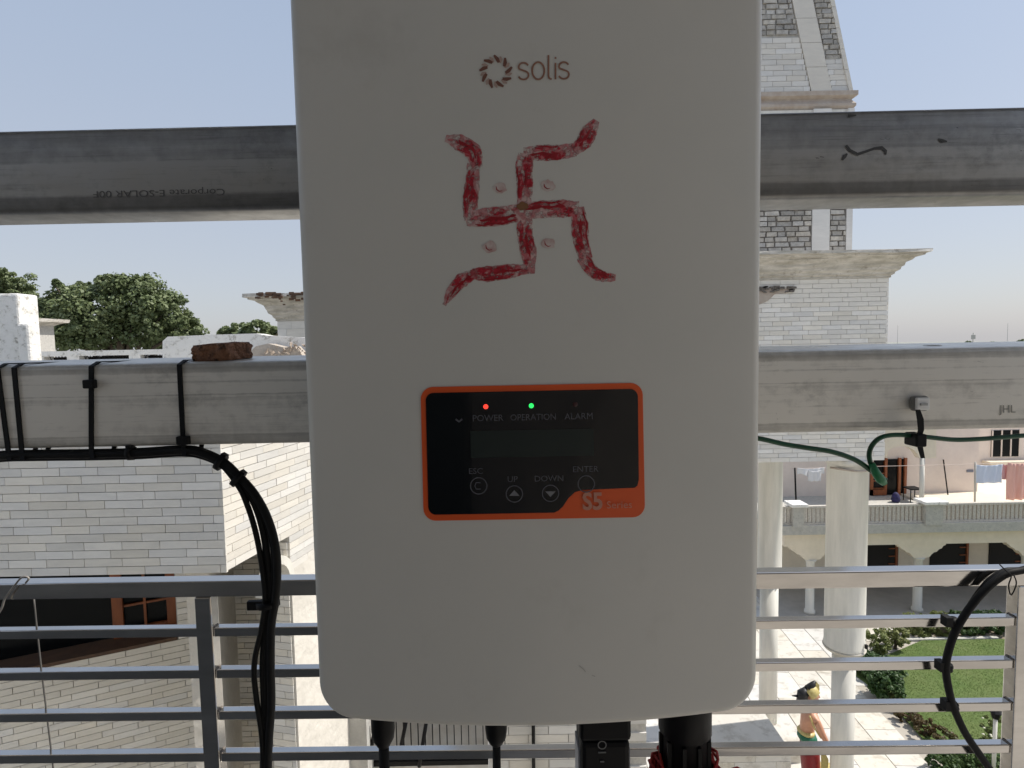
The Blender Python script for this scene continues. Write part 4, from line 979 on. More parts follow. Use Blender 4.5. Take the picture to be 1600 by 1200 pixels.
pxl = rail_pt(316, 940).x; pxr = rail_pt(1592, 930).x+.0185; pw = .037
for xx in (pxl, pxr):
    tube_bar('post', xx-pw/2, xx+pw/2, zt0, ztr-.0385-zt0, .034)
    tube_bar('base_flange', xx-.05, xx+.05, zt0, .006, .10, off=-.03)
tube_bar('post', pxl-2.1, pxl-2.1+pw, zt0, ztr-.0385-zt0, .034)
zs_b = [rail_pt(0, y, .008).z for y in (992, 1057, 1122, 1186.5)]; dzb = zs_b[2]-zs_b[3]
zs_b += [zs_b[-1]-dzb*(k+1) for k in range(5)]
for z in zs_b:
    if z-.011 < zt0+.03: continue
    for xa_, xb_ in ((pxl-2.1+pw, pxl-pw/2), (pxl+pw/2, pxr-pw/2), (pxr+pw/2+.046, Bp.x+1.2)):
        tube_bar('bar', xa_, xb_, z-.0105, .021, .021, off=.006, bevel=.002)
for z in zs_b[:6]:
    for xx in (pxl-pw/2-.001, pxl+pw/2+.001, pxr-pw/2-.001):
        yy = A.y + (xx-A.x)*rd.y/rd.x
        w_ = MB()
        for q in range(6): w_.lathe((xx+random.uniform(-.0006,.0006), yy+.008+q*.0035), [(.0004,z+.0095),(.0022,z+.0105),(.0022,z+.0118),(.0004,z+.0128)], 6)
        w_.build('weld_bead', WELD, rl)
# hooked wire hanging over the top rail, and thin wire
simple_tube('wire_hook', 'bent pale wire hook resting against the top rail at the left edge', 'wire', [rail_pt(x,y,-.01) for x,y in ((-30,1000),(0,955),(8,935),(25,912),(33,903),(40,901),(45,904),(40,911))], .0022, WIRE, n=8, sub=5)
simple_tube('thin_wire', 'thin dark wire running down behind the railing bars at left', 'wire', [rail_pt(x,y,.036) for x,y in ((53,935),(58,985),(65,1048),(73,1115),(82,1190),(88,1240))], .0019, mat('dark_wire', (.10,.095,.09), .6), n=6, sub=3)

# ================================================================ INVERTER
BUL = .017; YF0 = .385; xcI = P(823, 560, .39).x
xLI = P(474, 530, .402).x; xRI = P(1189, 530, .402).x; xcI = (xLI+xRI)/2; HW = (xRI-xLI)/2+.0008
def Yf(x): return YF0 + BUL*min(abs((x-xcI)/HW),1.1)**2
zbI = P(820, 1141, YF0).z; ztI = zbI+.565; rc = .025
inv = thing('solar_inverter', 'off-white wall-mounted solar inverter with orange-framed display and red painted symbol', 'inverter', (xcI, .5, zbI))
def rrect(inset, npts=20, nc=10):
    r_ = max(rc-inset, .004); x0, x1, z0, z1 = xcI-HW+inset, xcI+HW-inset, zbI+inset, ztI-inset; out = []
    cs = [((x1-r_,z0+r_),-90),((x1-r_,z1-r_),0),((x0+r_,z1-r_),90),((x0+r_,z0+r_),180)]
    ends = []
    for (c_, a_) in cs: ends.append([(c_[0]+r_*math.cos(R(a_+90*k/nc)), c_[1]+r_*math.sin(R(a_+90*k/nc))) for k in range(nc+1)])
    for i in range(4):
        out += ends[i]; p0 = ends[i][-1]; p1 = ends[(i+1)%4][0]
        out += [(p0[0]+(p1[0]-p0[0])*k/npts, p0[1]+(p1[1]-p0[1])*k/npts) for k in range(1, npts)]
    return out
rings = []; rf = .007
rings.append([Vector((x,.505,z)) for x, z in rrect(.012)])
rings.append([Vector((x,.50,z)) for x, z in rrect(.004)])
for q in (.9,.6,.3,0): rings.append([Vector((x, (Yf(x)+rf)*(1-q)+.495*q, z)) for x, z in rrect(.0025*q)])
for k in range(1, 9):
    th = math.pi/2*k/8; ins = rf*(1-math.cos(th)); rings.append([Vector((x, Yf(x)+rf*(1-math.sin(th)), z)) for x, z in rrect(ins)])
last = rrect(rf); czI = (zbI+ztI)/2
for s_ in [.97,.93,.88,.8,.7,.6,.5,.4,.3,.2,.1,.04]:
    rings.append([Vector((xcI+(x-xcI)*s_, Yf(xcI+(x-xcI)*s_), czI+(z-czI)*s_)) for x, z in last])
MB().loft(rings).build('front_cover', WHT, inv)
# heat-sink body behind the cover
hs = MB().box((xcI-HW+.02,.506,zbI+.03),(xcI+HW-.02,.56,ztI-.03)).build('heat_sink', mat('heatsink_grey', (.25,.25,.25), .4, metal=.8), inv)
for k in range(26):
    x = xcI-HW+.025+k*(2*HW-.05)/25
    MB().box((x-.0012,.5602,zbI+.03),(x+.0012,.596,ztI-.03)).build('fin', MATS['heatsink_grey'], inv)
MB().box((xcI-.1,.597,zbI+.05),(xcI+.1,.5995,ztI-.1)).build('mounting_bracket', ALU, inv)
def D(px, py, off=.0005):
    Y = YF0
    for _ in range(8): p = P(px, py, Y-off); Y = Yf(p.x)
    return P(px, py, Y-off)
def patch(name, poly_px, m, parent, off=.0006, step=12, th=True, **kw):
    """flat decal of arbitrary outline laid on the curved cover: clip a grid of cells to keep it conforming"""
    xs_ = [p[0] for p in poly_px]; x0, x1 = min(xs_), max(xs_)
    me = bpy.data.meshes.new(name); bm = bmesh.new(); f = bm.faces.new([bm.verts.new((x,y,0)) for x,y in poly_px])
    x = x0+step
    while x < x1-1e-3:
        bmesh.ops.bisect_plane(bm, geom=bm.verts[:]+bm.edges[:]+bm.faces[:], plane_co=(x,0,0), plane_no=(1,0,0)); x += step
    for v in bm.verts: v.co = D(v.co.x, v.co.y, off)
    if th:
        ext = bmesh.ops.extrude_face_region(bm, geom=bm.faces[:])
        for g in ext['geom']:
            if isinstance(g, bmesh.types.BMVert): g.co.y += off*.9
    bmesh.ops.recalc_face_normals(bm, faces=bm.faces[:]); bm.to_mesh(me); bm.free(); me.materials.append(m)
    return tag(link(name, me, parent), **kw)
# the panel's own skewed frame: corners in picture (photo) units
PC = [(657,605),(1004,598),(1008,808),(662,814)]        # tl tr br bl
def pn(u, v):
    (ax,ay),(bx,by),(cx_,cy_),(dx_,dy_) = PC
    return (ax*(1-u)*(1-v)+bx*u*(1-v)+cx_*u*v+dx_*(1-u)*v, ay*(1-u)*(1-v)+by*u*(1-v)+cy_*u*v+dy_*(1-u)*v)
def rpoly(u0, v0, u1, v1, r, asp=350/210., n=6, cut=None):
    out = []; ru, rv = r, r*asp
    for (cu_, cv_, a_) in ((u1-ru,v0+rv,-90),(u1-ru,v1-rv,0),(u0+ru,v1-rv,90),(u0+ru,v0+rv,180)):
        if cut and a_ == 0: out += cut; continue
        out += [(cu_+ru*math.cos(R(a_+90*k/n)), cv_+rv*math.sin(R(a_+90*k/n))) for k in range(n+1)]
    return [pn(u, v) for u, v in out]
ORG_ = mat('orange_print', (.70,.095,.018), .4); BKP = mat('black_gloss_film', (.006,.006,.008), .12, coat=.6)
dp = patch('display_panel', rpoly(0,0,1,1,.055), ORG_, inv, .0006)
cut = [(.975,.72),(.968,.765),(.955,.78),(.72,.79),(.685,.805),(.655,.85),(.63,.91),(.61,.94),(.59,.955)]
patch('black_film', rpoly(.022,.045,.978,.955,.035, cut=cut), BKP, dp, .0011)
LCD = mat('lcd_glass', (.020,.027,.025), .22)
patch('lcd_screen', [pn(u,v) for u,v in ((.22,.335),(.775,.335),(.775,.535),(.22,.535))], LCD, dp, .0014)
PRT = mat('grey_print', (.085,.085,.098), .5)
def dtext(txt, u, v, h, m=PRT, sx=1.05, **kw): 
    px, py = pn(u, v); return decal_text(txt, px, py, h, 0, m, 'printed_text', dp, mapf=lambda x, y: D(x, y, .0016), ang=R(-1.2), sx=sx, align='CENTER', **kw)
dtext('POWER', .300, .262, 14, sx=1.0); dtext('OPERATION', .505, .262, 14, sx=.93); dtext('ALARM', .71, .262, 14, sx=1.0)
dtext('ESC', .24, .655, 13); dtext('ENTER', .735, .655, 13); dtext('UP', .405, .72, 13); dtext('DOWN', .57, .72, 13)
def circ(u, v, r0, r1, name, m, off=.0016, n=28, parent=None):
    cx_, cy_ = pn(u, v); mb = MB(); vs = []
    for k in range(n):
        a_ = 2*math.pi*k/n; vs += [D(cx_+r0*math.cos(a_), cy_+r0*math.sin(a_), off), D(cx_+r1*math.cos(a_), cy_+r1*math.sin(a_), off)]
    mb.add(vs, [(2*k, 2*k+1, (2*k+3)%(2*n), (2*k+2)%(2*n)) for k in range(n)]); return mb.build(name, m, parent or dp)
for (u, v, sym) in ((.252,.745,'esc'),(.412,.81,'up'),(.575,.81,'down'),(.737,.745,'enter')):
    b_ = circ(u, v, 12.0, 13.6, 'button', PRT); cx_, cy_ = pn(u, v); mb = MB()
    if sym in ('up','down'):
        s_ = -1 if sym == 'up' else 1
        mb.add([D(cx_-8,cy_-s_*3,.0016),D(cx_+8,cy_-s_*3,.0016),D(cx_,cy_+s_*6,.0016)], [(0,1,2)]); mb.build('arrow', mat('arrow_print_'+sym, (.17,.17,.18), .5), dp)
    elif sym == 'esc':
        mb.add(*strip([(cx_+3,cy_-5),(cx_-4,cy_-5),(cx_-6,cy_),(cx_-4,cy_+5),(cx_+3,cy_+5)], [1.6]*5, 0, mapf=lambda x,y: D(x,y,.0016))); mb.build('arrow', PRT, dp)
wf = MB(); c_ = pn(.17,.225)
wf.add(*strip([(c_[0]-5,c_[1]+4),(c_[0],c_[1]+8),(c_[0]+5,c_[1]+4)], [3]*3, 0, mapf=lambda x,y: D(x,y,.0016))); wf.build('warning_mark', PRT, dp)
def led(u, v, r, m, name):
    cx_, cy_ = pn(u, v); n = 14; c0_ = D(cx_, cy_, .0022); vs = [c0_]
    for k in range(n): a_ = 2*math.pi*k/n; vs.append(D(cx_+r*math.cos(a_), cy_+r*math.sin(a_), .0014))
    MB().add(vs, [(0, k+1, (k+1)%n+1) for k in range(n)], True).build(name, m, dp)
led(.292,.155,3.9, mat('red_led', (.4,.02,.01), .3, emit=((1,.05,.03), 1.0)), 'power_led')
led(.497,.155,3.9, mat('green_led', (.02,.5,.08), .3, emit=((.03,1,.15), .8)), 'operation_led')
led(.695,.15,4, mat('off_led', (.04,.008,.008), .3), 'alarm_led')
SER = mat('pale_red_print', (.50,.22,.15), .5)
dtext('S5', .765, .935, 37, m=SER, sx=.92, off=.03); dtext('Series', .885, .93, 16, m=mat('series_print', (.60,.24,.16), .5))
# brand mark: ring of short strokes and lettering
LG = mat('logo_brown', (.30,.15,.10), .5); LG2 = mat('logo_dark', (.19,.08,.055), .5); LG3 = mat('logo_pale', (.45,.33,.28), .5)
lg = thing  # keep name free
lm = MB(); lmp = MB(); cxl, cyl = 775, 112
for k in range(9):
    a_ = 2*math.pi*k/9 - math.pi/2 - .12; ca_, sa_ = math.cos(a_), math.sin(a_); pa_ = a_+.42; pb_ = a_-.1
    lm.add(*strip([(cxl+15*math.cos(pa_),cyl+15*math.sin(pa_)),(cxl+20*math.cos(a_+.22),cyl+20*math.sin(a_+.22)),(cxl+26*math.cos(a_),cyl+26*math.sin(a_))], [4,6,3], 0, mapf=lambda x,y: D(x,y,.0004)))
    lmp.add(*strip([(cxl+15*math.cos(a_-.15),cyl+15*math.sin(a_-.15)),(cxl+21*math.cos(a_-.2),cyl+21*math.sin(a_-.2)),(cxl+25*math.cos(a_-.3),cyl+25*math.sin(a_-.3))], [3,5,2], 0, mapf=lambda x,y: D(x,y,.0003)))
lm.build('logo_ring', LG2, inv); lmp.build('logo_ring', LG3, inv)
lw = MB(); W_ = 2.9
def arc(cx_, cy_, rx, ry, a0_, a1_, n=14): return [(cx_+rx*math.cos(R(a0_+(a1_-a0_)*k/n)), cy_+ry*math.sin(R(a0_+(a1_-a0_)*k/n))) for k in range(n+1)]
def S_(x, y):      # small s, 18 wide, 28 tall, y = centre
    return [(x+8,y-12.5)] and arc(x,y-6.5,7.5,6.5,-20,-180,9) + arc(x-1,y-6.5,6.8,5,180,100,4) + arc(x+1,y+6.3,7,6.3,-80,0,5)[0:] + arc(x,y+6.3,8,6.8,0,160,9)
for pts in (S_(818,111), arc(841,110.5,9.5,13.5,0,360,26), [(857,86),(857,118),(858,122),(862,124)], [(868,98),(868,124)], [(868,89),(868,92)], S_(881,110)):
    lw.add(*strip(pts, [W_]*len(pts), 0, mapf=lambda x,y: D(x,y,.0004)))
lw.build('brand_lettering', LG, inv)
# red painted auspicious symbol with four dots
def paintmat(name, c1, c2, c3, thin=.5, th0=.40):
    m = bpy.data.materials.new(name); m.use_nodes = True; n = m.node_tree.nodes; l = m.node_tree.links; b = n['Principled BSDF']; b.inputs['Roughness'].default_value = .4
    geo = n.new('ShaderNodeNewGeometry'); nz = n.new('ShaderNodeTexNoise'); nz.inputs['Scale'].default_value = 130; nz.inputs['Detail'].default_value = 6; nz.inputs['Distortion'].default_value = 1.2
    l.new(geo.outputs['Position'], nz.inputs[0]); rp = n.new('ShaderNodeValToRGB'); e = rp.color_ramp.elements
    e[0].position = .36; e[0].color = (*c1,1); e[1].position = .60; e[1].color = (*c3,1); x_ = e.new(.46); x_.color = (*c2,1); x2 = e.new(.52); x2.color = (*c2,1)
    l.new(nz.outputs[0], rp.inputs[0]); l.new(rp.outputs[0], b.inputs['Base Color'])
    bp = n.new('ShaderNodeBump'); bp.inputs['Strength'].default_value = .2; bp.inputs['Distance'].default_value = .0002; l.new(nz.outputs[0], bp.inputs['Height']); l.new(bp.outputs[0], b.inputs['Normal'])
    n3 = n.new('ShaderNodeTexNoise'); n3.inputs['Scale'].default_value = 210; n3.inputs['Detail'].default_value = 7; n3.inputs['Roughness'].default_value = .7; l.new(geo.outputs['Position'], n3.inputs[0])
    ra = n.new('ShaderNodeMapRange'); ra.inputs[1].default_value = th0; ra.inputs[2].default_value = th0+.14; ra.inputs[3].default_value = thin; ra.inputs[4].default_value = 1; l.new(n3.outputs[0], ra.inputs[0])
    l.new(ra.outputs[0], b.inputs['Alpha']); return m      # dry-brushed: the pigment is thin in places and the casing shows through
RP1 = paintmat('red_pigment', (.30,.006,.014), (.42,.012,.028), (.50,.14,.15), .25, .41); RP2 = paintmat('thin_red_pigment', (.36,.05,.06), (.47,.20,.20), (.57,.38,.36), .15, .40)
RP3 = mat('deep_red_pigment', (.36,.006,.016), .35, col2=(.24,.004,.010), nscale=200)
sy = MB(); sy2 = MB(); sy3 = MB(); r_ = random.Random(12)
def stroke(pts, w, mb, off, jit=1.2):
    pp_ = catmull([Vector((x,y,0)) for x,y in pts], 10); n = len(pp_)
    ws = []
    for i in range(n):
        f = i/(n-1); q = f*(len(w)-1); k = min(int(q), len(w)-2); ws.append(w[k]+(w[k+1]-w[k])*(q-k)+r_.uniform(-jit,jit))
    pl_ = [(p.x+r_.uniform(-.4,.4), p.y+r_.uniform(-.4,.4)) for p in pp_]
    mb.add(*strip(pl_, ws, 0, mapf=lambda x,y: D(x,y,off)))
# (x,y) traced from the painted hand strokes; arms and hooked ends
arms = [([(819,322),(820,290),(819,262),(822,240)],[18,20,22,20]), ([(818,240),(840,239),(870,238),(900,234)],[14,20,20,16]), ([(896,236),(912,222),(922,204),(932,188)],[12,20,20,8]),
        ([(818,330),(850,327),(880,326),(905,326)],[20,22,22,18]), ([(902,324),(906,350),(908,378),(916,405)],[16,22,20,16]), ([(910,400),(924,422),(942,432),(962,434)],[16,16,14,8]),
        ([(820,332),(820,365),(826,395),(828,428)],[18,20,20,12]), ([(826,420),(795,424),(765,428),(738,428)],[12,18,20,14]), ([(745,426),(722,438),(706,456),(694,477)],[12,18,14,5]),
        ([(812,332),(785,337),(755,340),(728,343)],[22,24,24,16]), ([(734,345),(735,315),(738,285),(740,255)],[14,20,18,16]), ([(746,262),(738,236),(716,222),(696,216)],[14,22,20,8])]
def bands(pts, w, k):
    pp_ = catmull([Vector((x,y,0)) for x,y in pts], 14); n = len(pp_)
    ph = r_.random()*6; base_w = [0]*n; nr_ = []
    for i in range(n):
        f = i/(n-1); q = f*(len(w)-1); kk = min(int(q), len(w)-2); base_w[i] = (w[kk]+(w[kk+1]-w[kk])*(q-kk))*1.25
        t_ = (pp_[min(i+1,n-1)]-pp_[max(i-1,0)]).normalized(); nr_.append(Vector((-t_.y, t_.x, 0)))
    low = [math.sin(i*.35+ph)*.6+math.sin(i*.9+ph*2)*.6 for i in range(n)]
    sy2.add(*strip([(p.x,p.y) for p in pp_], [base_w[i]+low[i]*1.3+r_.uniform(-.7,.7) for i in range(n)], 0, mapf=lambda x,y: D(x,y,.00015+.00001*k)))
    c_ = 0
    for (off_, wd, mb_, a_, b_) in ((-.26,.30,sy,r_.uniform(0,.3),r_.uniform(.6,1)), (.24,.34,sy,r_.uniform(0,.4),r_.uniform(.5,1)), (.0,.22,sy,r_.uniform(.2,.6),r_.uniform(.8,1)),
                            (-.38,.09,sy3,r_.uniform(0,.5),r_.uniform(.6,.9)), (r_.uniform(-.15,.15),.16,sy3,r_.uniform(0,.5),r_.uniform(.55,.9))):
        i0, i1 = int(a_*(n-1)), int(b_*(n-1)); c_ += 1
        if i1-i0 < 3: continue
        q1 = r_.random()*6; P_, W2 = [], []
        for i in range(i0, i1+1):
            o_ = off_*base_w[i]+.9*math.sin(i*.4+q1); P_.append((pp_[i].x+nr_[i].x*o_, pp_[i].y+nr_[i].y*o_))
            e_ = min(1, (i-i0+1)/4, (i1-i+1)/4); W2.append(max(.6, wd*base_w[i]*e_*(1+.28*math.sin(i*.7+q1*3)+r_.uniform(-.18,.18))))
        mb_.add(*strip(P_, W2, 0, mapf=lambda x,y: D(x,y,.00030+.00003*c_+.000008*k)))
for k, (pts, w) in enumerate(arms): bands(pts, w, k)
ps = sy.build('painted_symbol', RP1, inv); sy2.build('paint_smear', RP2, ps); sy3.build('thick_paint', RP3, ps)
for (x, y) in ((781,294),(856,290),(765,386),(857,380)):
    mb = MB(); n = 16
    vs = [D(x,y,.0003)] + [D(x+(11+r_.uniform(-2,2))*math.cos(2*math.pi*k/n), y+(9+r_.uniform(-2,2))*math.sin(2*math.pi*k/n), .0003) for k in range(n)]
    mb.add(vs, [(0,k+1,(k+1)%n+1) for k in range(n)]); mb.build('painted_dot', mat('dot_pigment_%d' % x, (.46,.26,.24), .5, col2=(.60,.52,.48), nscale=150, lo=.3, hi=.6), inv)
    mb = MB(); mb.add(*strip([(x-6,y-3),(x-5,y+2),(x-1,y+5),(x+4,y+4)], [.8,1.8,1.4,.6], 0, mapf=lambda x,y: D(x,y,.0005))); mb.build('painted_dot', MATS['deep_red_pigment'], inv)
mb = MB(); n = 18; x, y = 817, 322; vs = [D(x,y,.0008)] + [D(x+(9+r_.uniform(-1.5,1.5))*math.cos(2*math.pi*k/n), y+(7+r_.uniform(-1.5,1.5))*math.sin(2*math.pi*k/n), .0007) for k in range(n)]
mb.add(vs, [(0,k+1,(k+1)%n+1) for k in range(n)], True); mb.build('centre_dot', mat('turmeric_spot', (.22,.10,.04), .7), inv)
# small scuffs
mb = MB()
for pts in (([(905,1040),(912,1046),(915,1050)]), ([(925,1055),(930,1057)])):
    mb.add(*strip(pts, [1.2]*len(pts), 0, mapf=lambda x,y: D(x,y,.0004)))
mb.build('scuff', mat('scuff_mark', (.42,.40,.37), .7), inv)
# glands and connectors under the unit
def gland(px, Y, wpx, ytop, ybot, wend, label):
    s_ = Y/FPX; c = P(px, ytop, Y); zt_ = zbI-.001; zb_ = P(px, ybot, Y).z
    t = thing('cable_gland', label, 'cable gland', (c.x, Y, zb_), 'cable glands below the inverter')
    z1_ = P(px, ybot, Y).z; r0 = wpx*s_/2; r1 = wend*s_/2
    MB().lathe((c.x,Y), [(r0*.98,zt_),(r0,zt_-.01),(r0,z1_+.012),(r0*.9,z1_+.005),(r0*.62,z1_),(r1*1.1,z1_-.002)], 24).build('body', BLKP, t)
    MB().tube([(c.x,Y,z1_+.002),(c.x-.0005,Y+.001,z1_-.06),(c.x+.003,Y+.01,z1_-.16)], [r1,r1*1.1,r1], 12).build('cable', BLK, t)
gland(598, .455, 38, 1120, 1162, 17, 'black flared cable gland at the lower left of the inverter')
gland(775, .45, 36, 1130, 1160, 13, 'black bell-shaped cable gland under the middle of the inverter')
Yc = .455; s_ = Yc/FPX
q = P(940,1160,Yc); t = thing('connector_box', 'rectangular black data-logger stick with pale edges under the inverter', 'connector', (q.x, Yc, q.z-.05))
MB().box((q.x-40*s_,Yc-.02,P(940,1160,Yc-.02).z),(q.x+41*s_,Yc+.02,zbI-.001)).build('socket', BLKP, t, bevel=.003)
MB().box((q.x-38*s_,Yc-.0195,q.z-.09),(q.x+39*s_,Yc+.018,P(940,1161,Yc-.02).z)).build('stick', BLKP, t, bevel=.004)
GREYE = mat('pale_grey_plastic', (.30,.31,.34), .4)
for sx_ in (-1,1):
    MB().box((q.x+sx_*39.5*s_-.0008,Yc-.012,q.z-.088),(q.x+sx_*39.5*s_+.0012,Yc+.012,P(940,1156,Yc).z)).build('edge_strip', GREYE, t)
def ringm(cx_, cz_, r0, r1, Y, m, name, par, n=24):
    vs = []
    for k in range(n): a_ = 2*math.pi*k/n; vs += [Vector((cx_+r0*math.cos(a_),Y,cz_+r0*math.sin(a_))), Vector((cx_+r1*math.cos(a_),Y,cz_+r1*math.sin(a_)))]
    MB().add(vs, [(2*k,2*k+1,(2*k+3)%(2*n),(2*k+2)%(2*n)) for k in range(n)]).build(name, m, par)
e_ = P(941,1165,Yc-.021); PG = mat('grey_mark', (.16,.16,.16), .5); ringm(e_.x, e_.z, 5.5*s_, 7*s_, Yc-.0205, PG, 'printed_ring', t)
MB().box((e_.x-6*s_,Yc-.0206,e_.z-13*s_),(e_.x+6*s_,Yc-.0198,e_.z-11.5*s_)).box((e_.x-3*s_,Yc-.0206,e_.z-28*s_),(e_.x+3*s_,Yc-.0198,e_.z-26.5*s_)).build('printed_mark', PG, t)
q = P(1070,1150,Yc); t = thing('connector', 'thick black round connector with a red thread tied round its base', 'connector', (q.x, Yc, q.z-.05))
MB().lathe((q.x,Yc), [(40*s_,zbI-.001),(42*s_,zbI-.004),(42*s_,P(1070,1138,Yc).z),(38*s_,P(1070,1142,Yc).z),(38*s_,q.z-.09)], 28).build('barrel', BLKP, t)
for k in range(10):
    a_ = 2*math.pi*k/10; MB().box((q.x+39*s_*math.cos(a_)-.0015,Yc+39*s_*math.sin(a_)-.0015,q.z-.085),(q.x+39*s_*math.cos(a_)+.0015,Yc+39*s_*math.sin(a_)+.0015,P(1070,1144,Yc).z)).build('grip_rib', BLKP, t)
rth = MB(); r2 = random.Random(2)
for k in range(26):
    z_ = P(1070,1192,Yc).z - r2.random()*.02; rr__ = 38*s_+.002+r2.random()*.005; ph = r2.random()*6
    pts = [(q.x+(rr__+.003*math.sin(3*a_+ph))*math.cos(a_), Yc+(rr__+.003*math.sin(3*a_+ph))*math.sin(a_), z_+.004*math.sin(2*a_+ph)+.006*(abs(math.cos(a_)) > .8)) for a_ in [2*math.pi*j/18 for j in range(19)]]
    rth.tube(pts, .0012, 5)
for k in range(18):
    sgn = 1 if k % 3 else -1; a_ = q.x+sgn*38*s_; z_ = P(1070,1194,Yc).z
    rth.tube([(a_,Yc-.012,z_-.004), (a_+sgn*r2.uniform(.004,.022),Yc-.016+r2.uniform(-.01,.01),z_+r2.uniform(-.004,.006)), (a_+sgn*r2.uniform(.012,.03),Yc-.01,z_-r2.uniform(.0,.014))], .0009, 5, sub=4)
rth.build('sacred_thread', mat('red_thread', (.28,.008,.01), .8, col2=(.42,.03,.02), nscale=200), None, label='red sacred thread wound in a loose knot around the thick black connector', cat='thread')

# ================================================================ CABLES, TIES, WIRES NEAR THE BEAM
def nr(px, py, Y): return P(px, py, Y)
CG = 'black cables bundled along the lower beam'
zsag = [(0,713),(60,711),(140,710),(220,708),(283,704),(315,708),(345,728),(372,757),(398,792),(418,835),(430,880)]
lows = {
 'uppermost black cable of the bundle, on the outside of the bend': ([(386,757),(409,790),(424,826),(432,865),(433,905),(430,940),(424,980),(423,1040),(424,1100),(420,1160),(418,1220)], .0040, 0, 0),
 'second black cable of the bundle, running straight down its middle': ([(382,760),(400,792),(411,828),(417,866),(421,905),(420,943),(415,985),(411,1040),(413,1100),(412,1160),(411,1220)], .0036, -2, 4),
 'black cable that bows out to the left below the knot': ([(373,760),(386,788),(397,822),(405,858),(412,905),(414,943),(408,985),(399,1025),(397,1055),(401,1095),(408,1140),(411,1180),(412,1220)], .0028, -4, 2),
 'thin black cable at the inside of the bend with a gap of light beside it': ([(384,757),(406,790),(421,826),(429,865),(428,905),(424,943),(419,1000),(418,1060),(417,1120),(415,1220)], .0036, 3, -3)}
for k, (lbl, (tail, rad, dx_, dy_)) in enumerate(lows.items()):
    pts = [nr(-160, 738+dy_, .64), nr(-60, 724+dy_, .62)] + [nr(x, y+dy_, .600+.004*(k % 2)) for x, y in zsag[:6]] + [nr(350+dx_, 725+dy_*.5, .60)] + [nr(x, y, .60+.003*(k%2)) for x, y in tail]
    simple_tube('black_cable', lbl, 'cable', pts, rad*1.05, BLK, CG, n=10, sub=8)
TG_ = 'black cable ties strapped round the lower beam'
def beam_tie(x0, x1, lbl, head=None):
    """strap over the beam's top, down its front face and round the cable bundle"""
    Yf_ = .5975; w_ = .0048*1.0
    t = thing('cable_tie', lbl, 'cable tie', P(x1, 700, .6), TG_)
    def yl(x, top): a_, b_ = ((573,542) if top else (703,670)); return a_+(b_-a_)*x/1597
    a_ = P(x0, yl(x0,1)-1, Yf_); b_ = P(x1, yl(x1,0)+2, Yf_); c_ = P(x1+2, yl(x1,0)+16, Yf_-.004); bk = Vector((a_.x+.012, .682, a_.z+.0025))
    top0 = a_ + Vector((0,.0,.001))
    pts = [bk, Vector((a_.x+.002,.607,a_.z+.0028)), a_+Vector((0,.0005,-.002)), b_, c_, c_+Vector((0,.03,-.004)), Vector((c_.x,.63,b_.z+.006))]
    mb = MB(); vs = []
    for i, p in enumerate(pts):
        vs += [p+Vector((-w_/2,0,0)), p+Vector((w_/2,0,0)), p+Vector((w_/2,0,0))+Vector((0,.0012,-.0012) if i in (0,1) else (0,.0014,.0)), p+Vector((-w_/2,0,0))+Vector((0,.0012,-.0012) if i in (0,1) else (0,.0014,.0))]
    fs = []
    for i in range(len(pts)-1):
        for j in range(4): fs.append((4*i+j, 4*i+(j+1)%4, 4*i+4+(j+1)%4, 4*i+4+j))
    mb.add(vs, fs); mb.build('strap', BLKT, t)
    if head:
        hx, hy, hw = head; h_ = P(hx, hy, Yf_-.002); MB().box((h_.x-hw/2,Yf_-.006,h_.z-.0045),(h_.x+hw/2,Yf_+.001,h_.z+.0045)).build('buckle', BLKT, t, bevel=.0012)
beam_tie(-6, 12, 'leftmost cable tie round the lower beam, cut by the frame edge')
beam_tie(20, 33, 'plain slanting cable tie second from the left frame edge')
beam_tie(141, 142, 'upright cable tie with its buckle near the top of the beam', (141, 600, .0115))
beam_tie(279, 286, 'cable tie left of the brick with its buckle at the cable bend', (287, 688, .0125))
def wrap_tie(px, py, ang, rad, Y, lbl, tail=14, grp='small cable ties clamping the cables', w=.005):
    c = P(px, py, Y); t = thing('cable_tie', lbl, 'cable tie', c, grp)
    ax = Vector((math.cos(ang), 0, math.sin(ang))); nx_ = Vector((-ax.z, 0, ax.x)); vs = []; n = 16; mb = MB(); rings = []
    for s_ in (-1, 1):
        rings.append([c + ax*(s_*w/2) + nx_*math.cos(2*math.pi*k/n)*rad + Vector((0,1,0))*math.sin(2*math.pi*k/n)*rad*1.05 for k in range(n)])
    mb.loft(rings); mb.build('band', BLKT, t)
    h_ = c + nx_*(rad-.003); MB().obox(h_-ax*.003-Vector((0,.004,0)), ax*.006, nx_*.004, Vector((0,.007,0))).build('buckle', BLKT, t)
    if tail > 20: MB().box((c.x-.021,c.y-.004,c.z-.006),(c.x+.002,c.y+.002,c.z+.004)).build('tail', BLKT, t, bevel=.001)
wrap_tie(372, 748, R(-42), .0095, .602, 'small tie on the upper bend of the bundle')
wrap_tie(345, 722, R(-32), .0092, .602, 'small tie just after the bundle leaves the beam')
wrap_tie(418, 943, R(-88), .0115, .604, 'knotted tie gathering the hanging cables below the top rail', 34)
wrap_tie(205, 708, R(2), .0075, .602, 'tie round the bundle between the two upright beam ties')
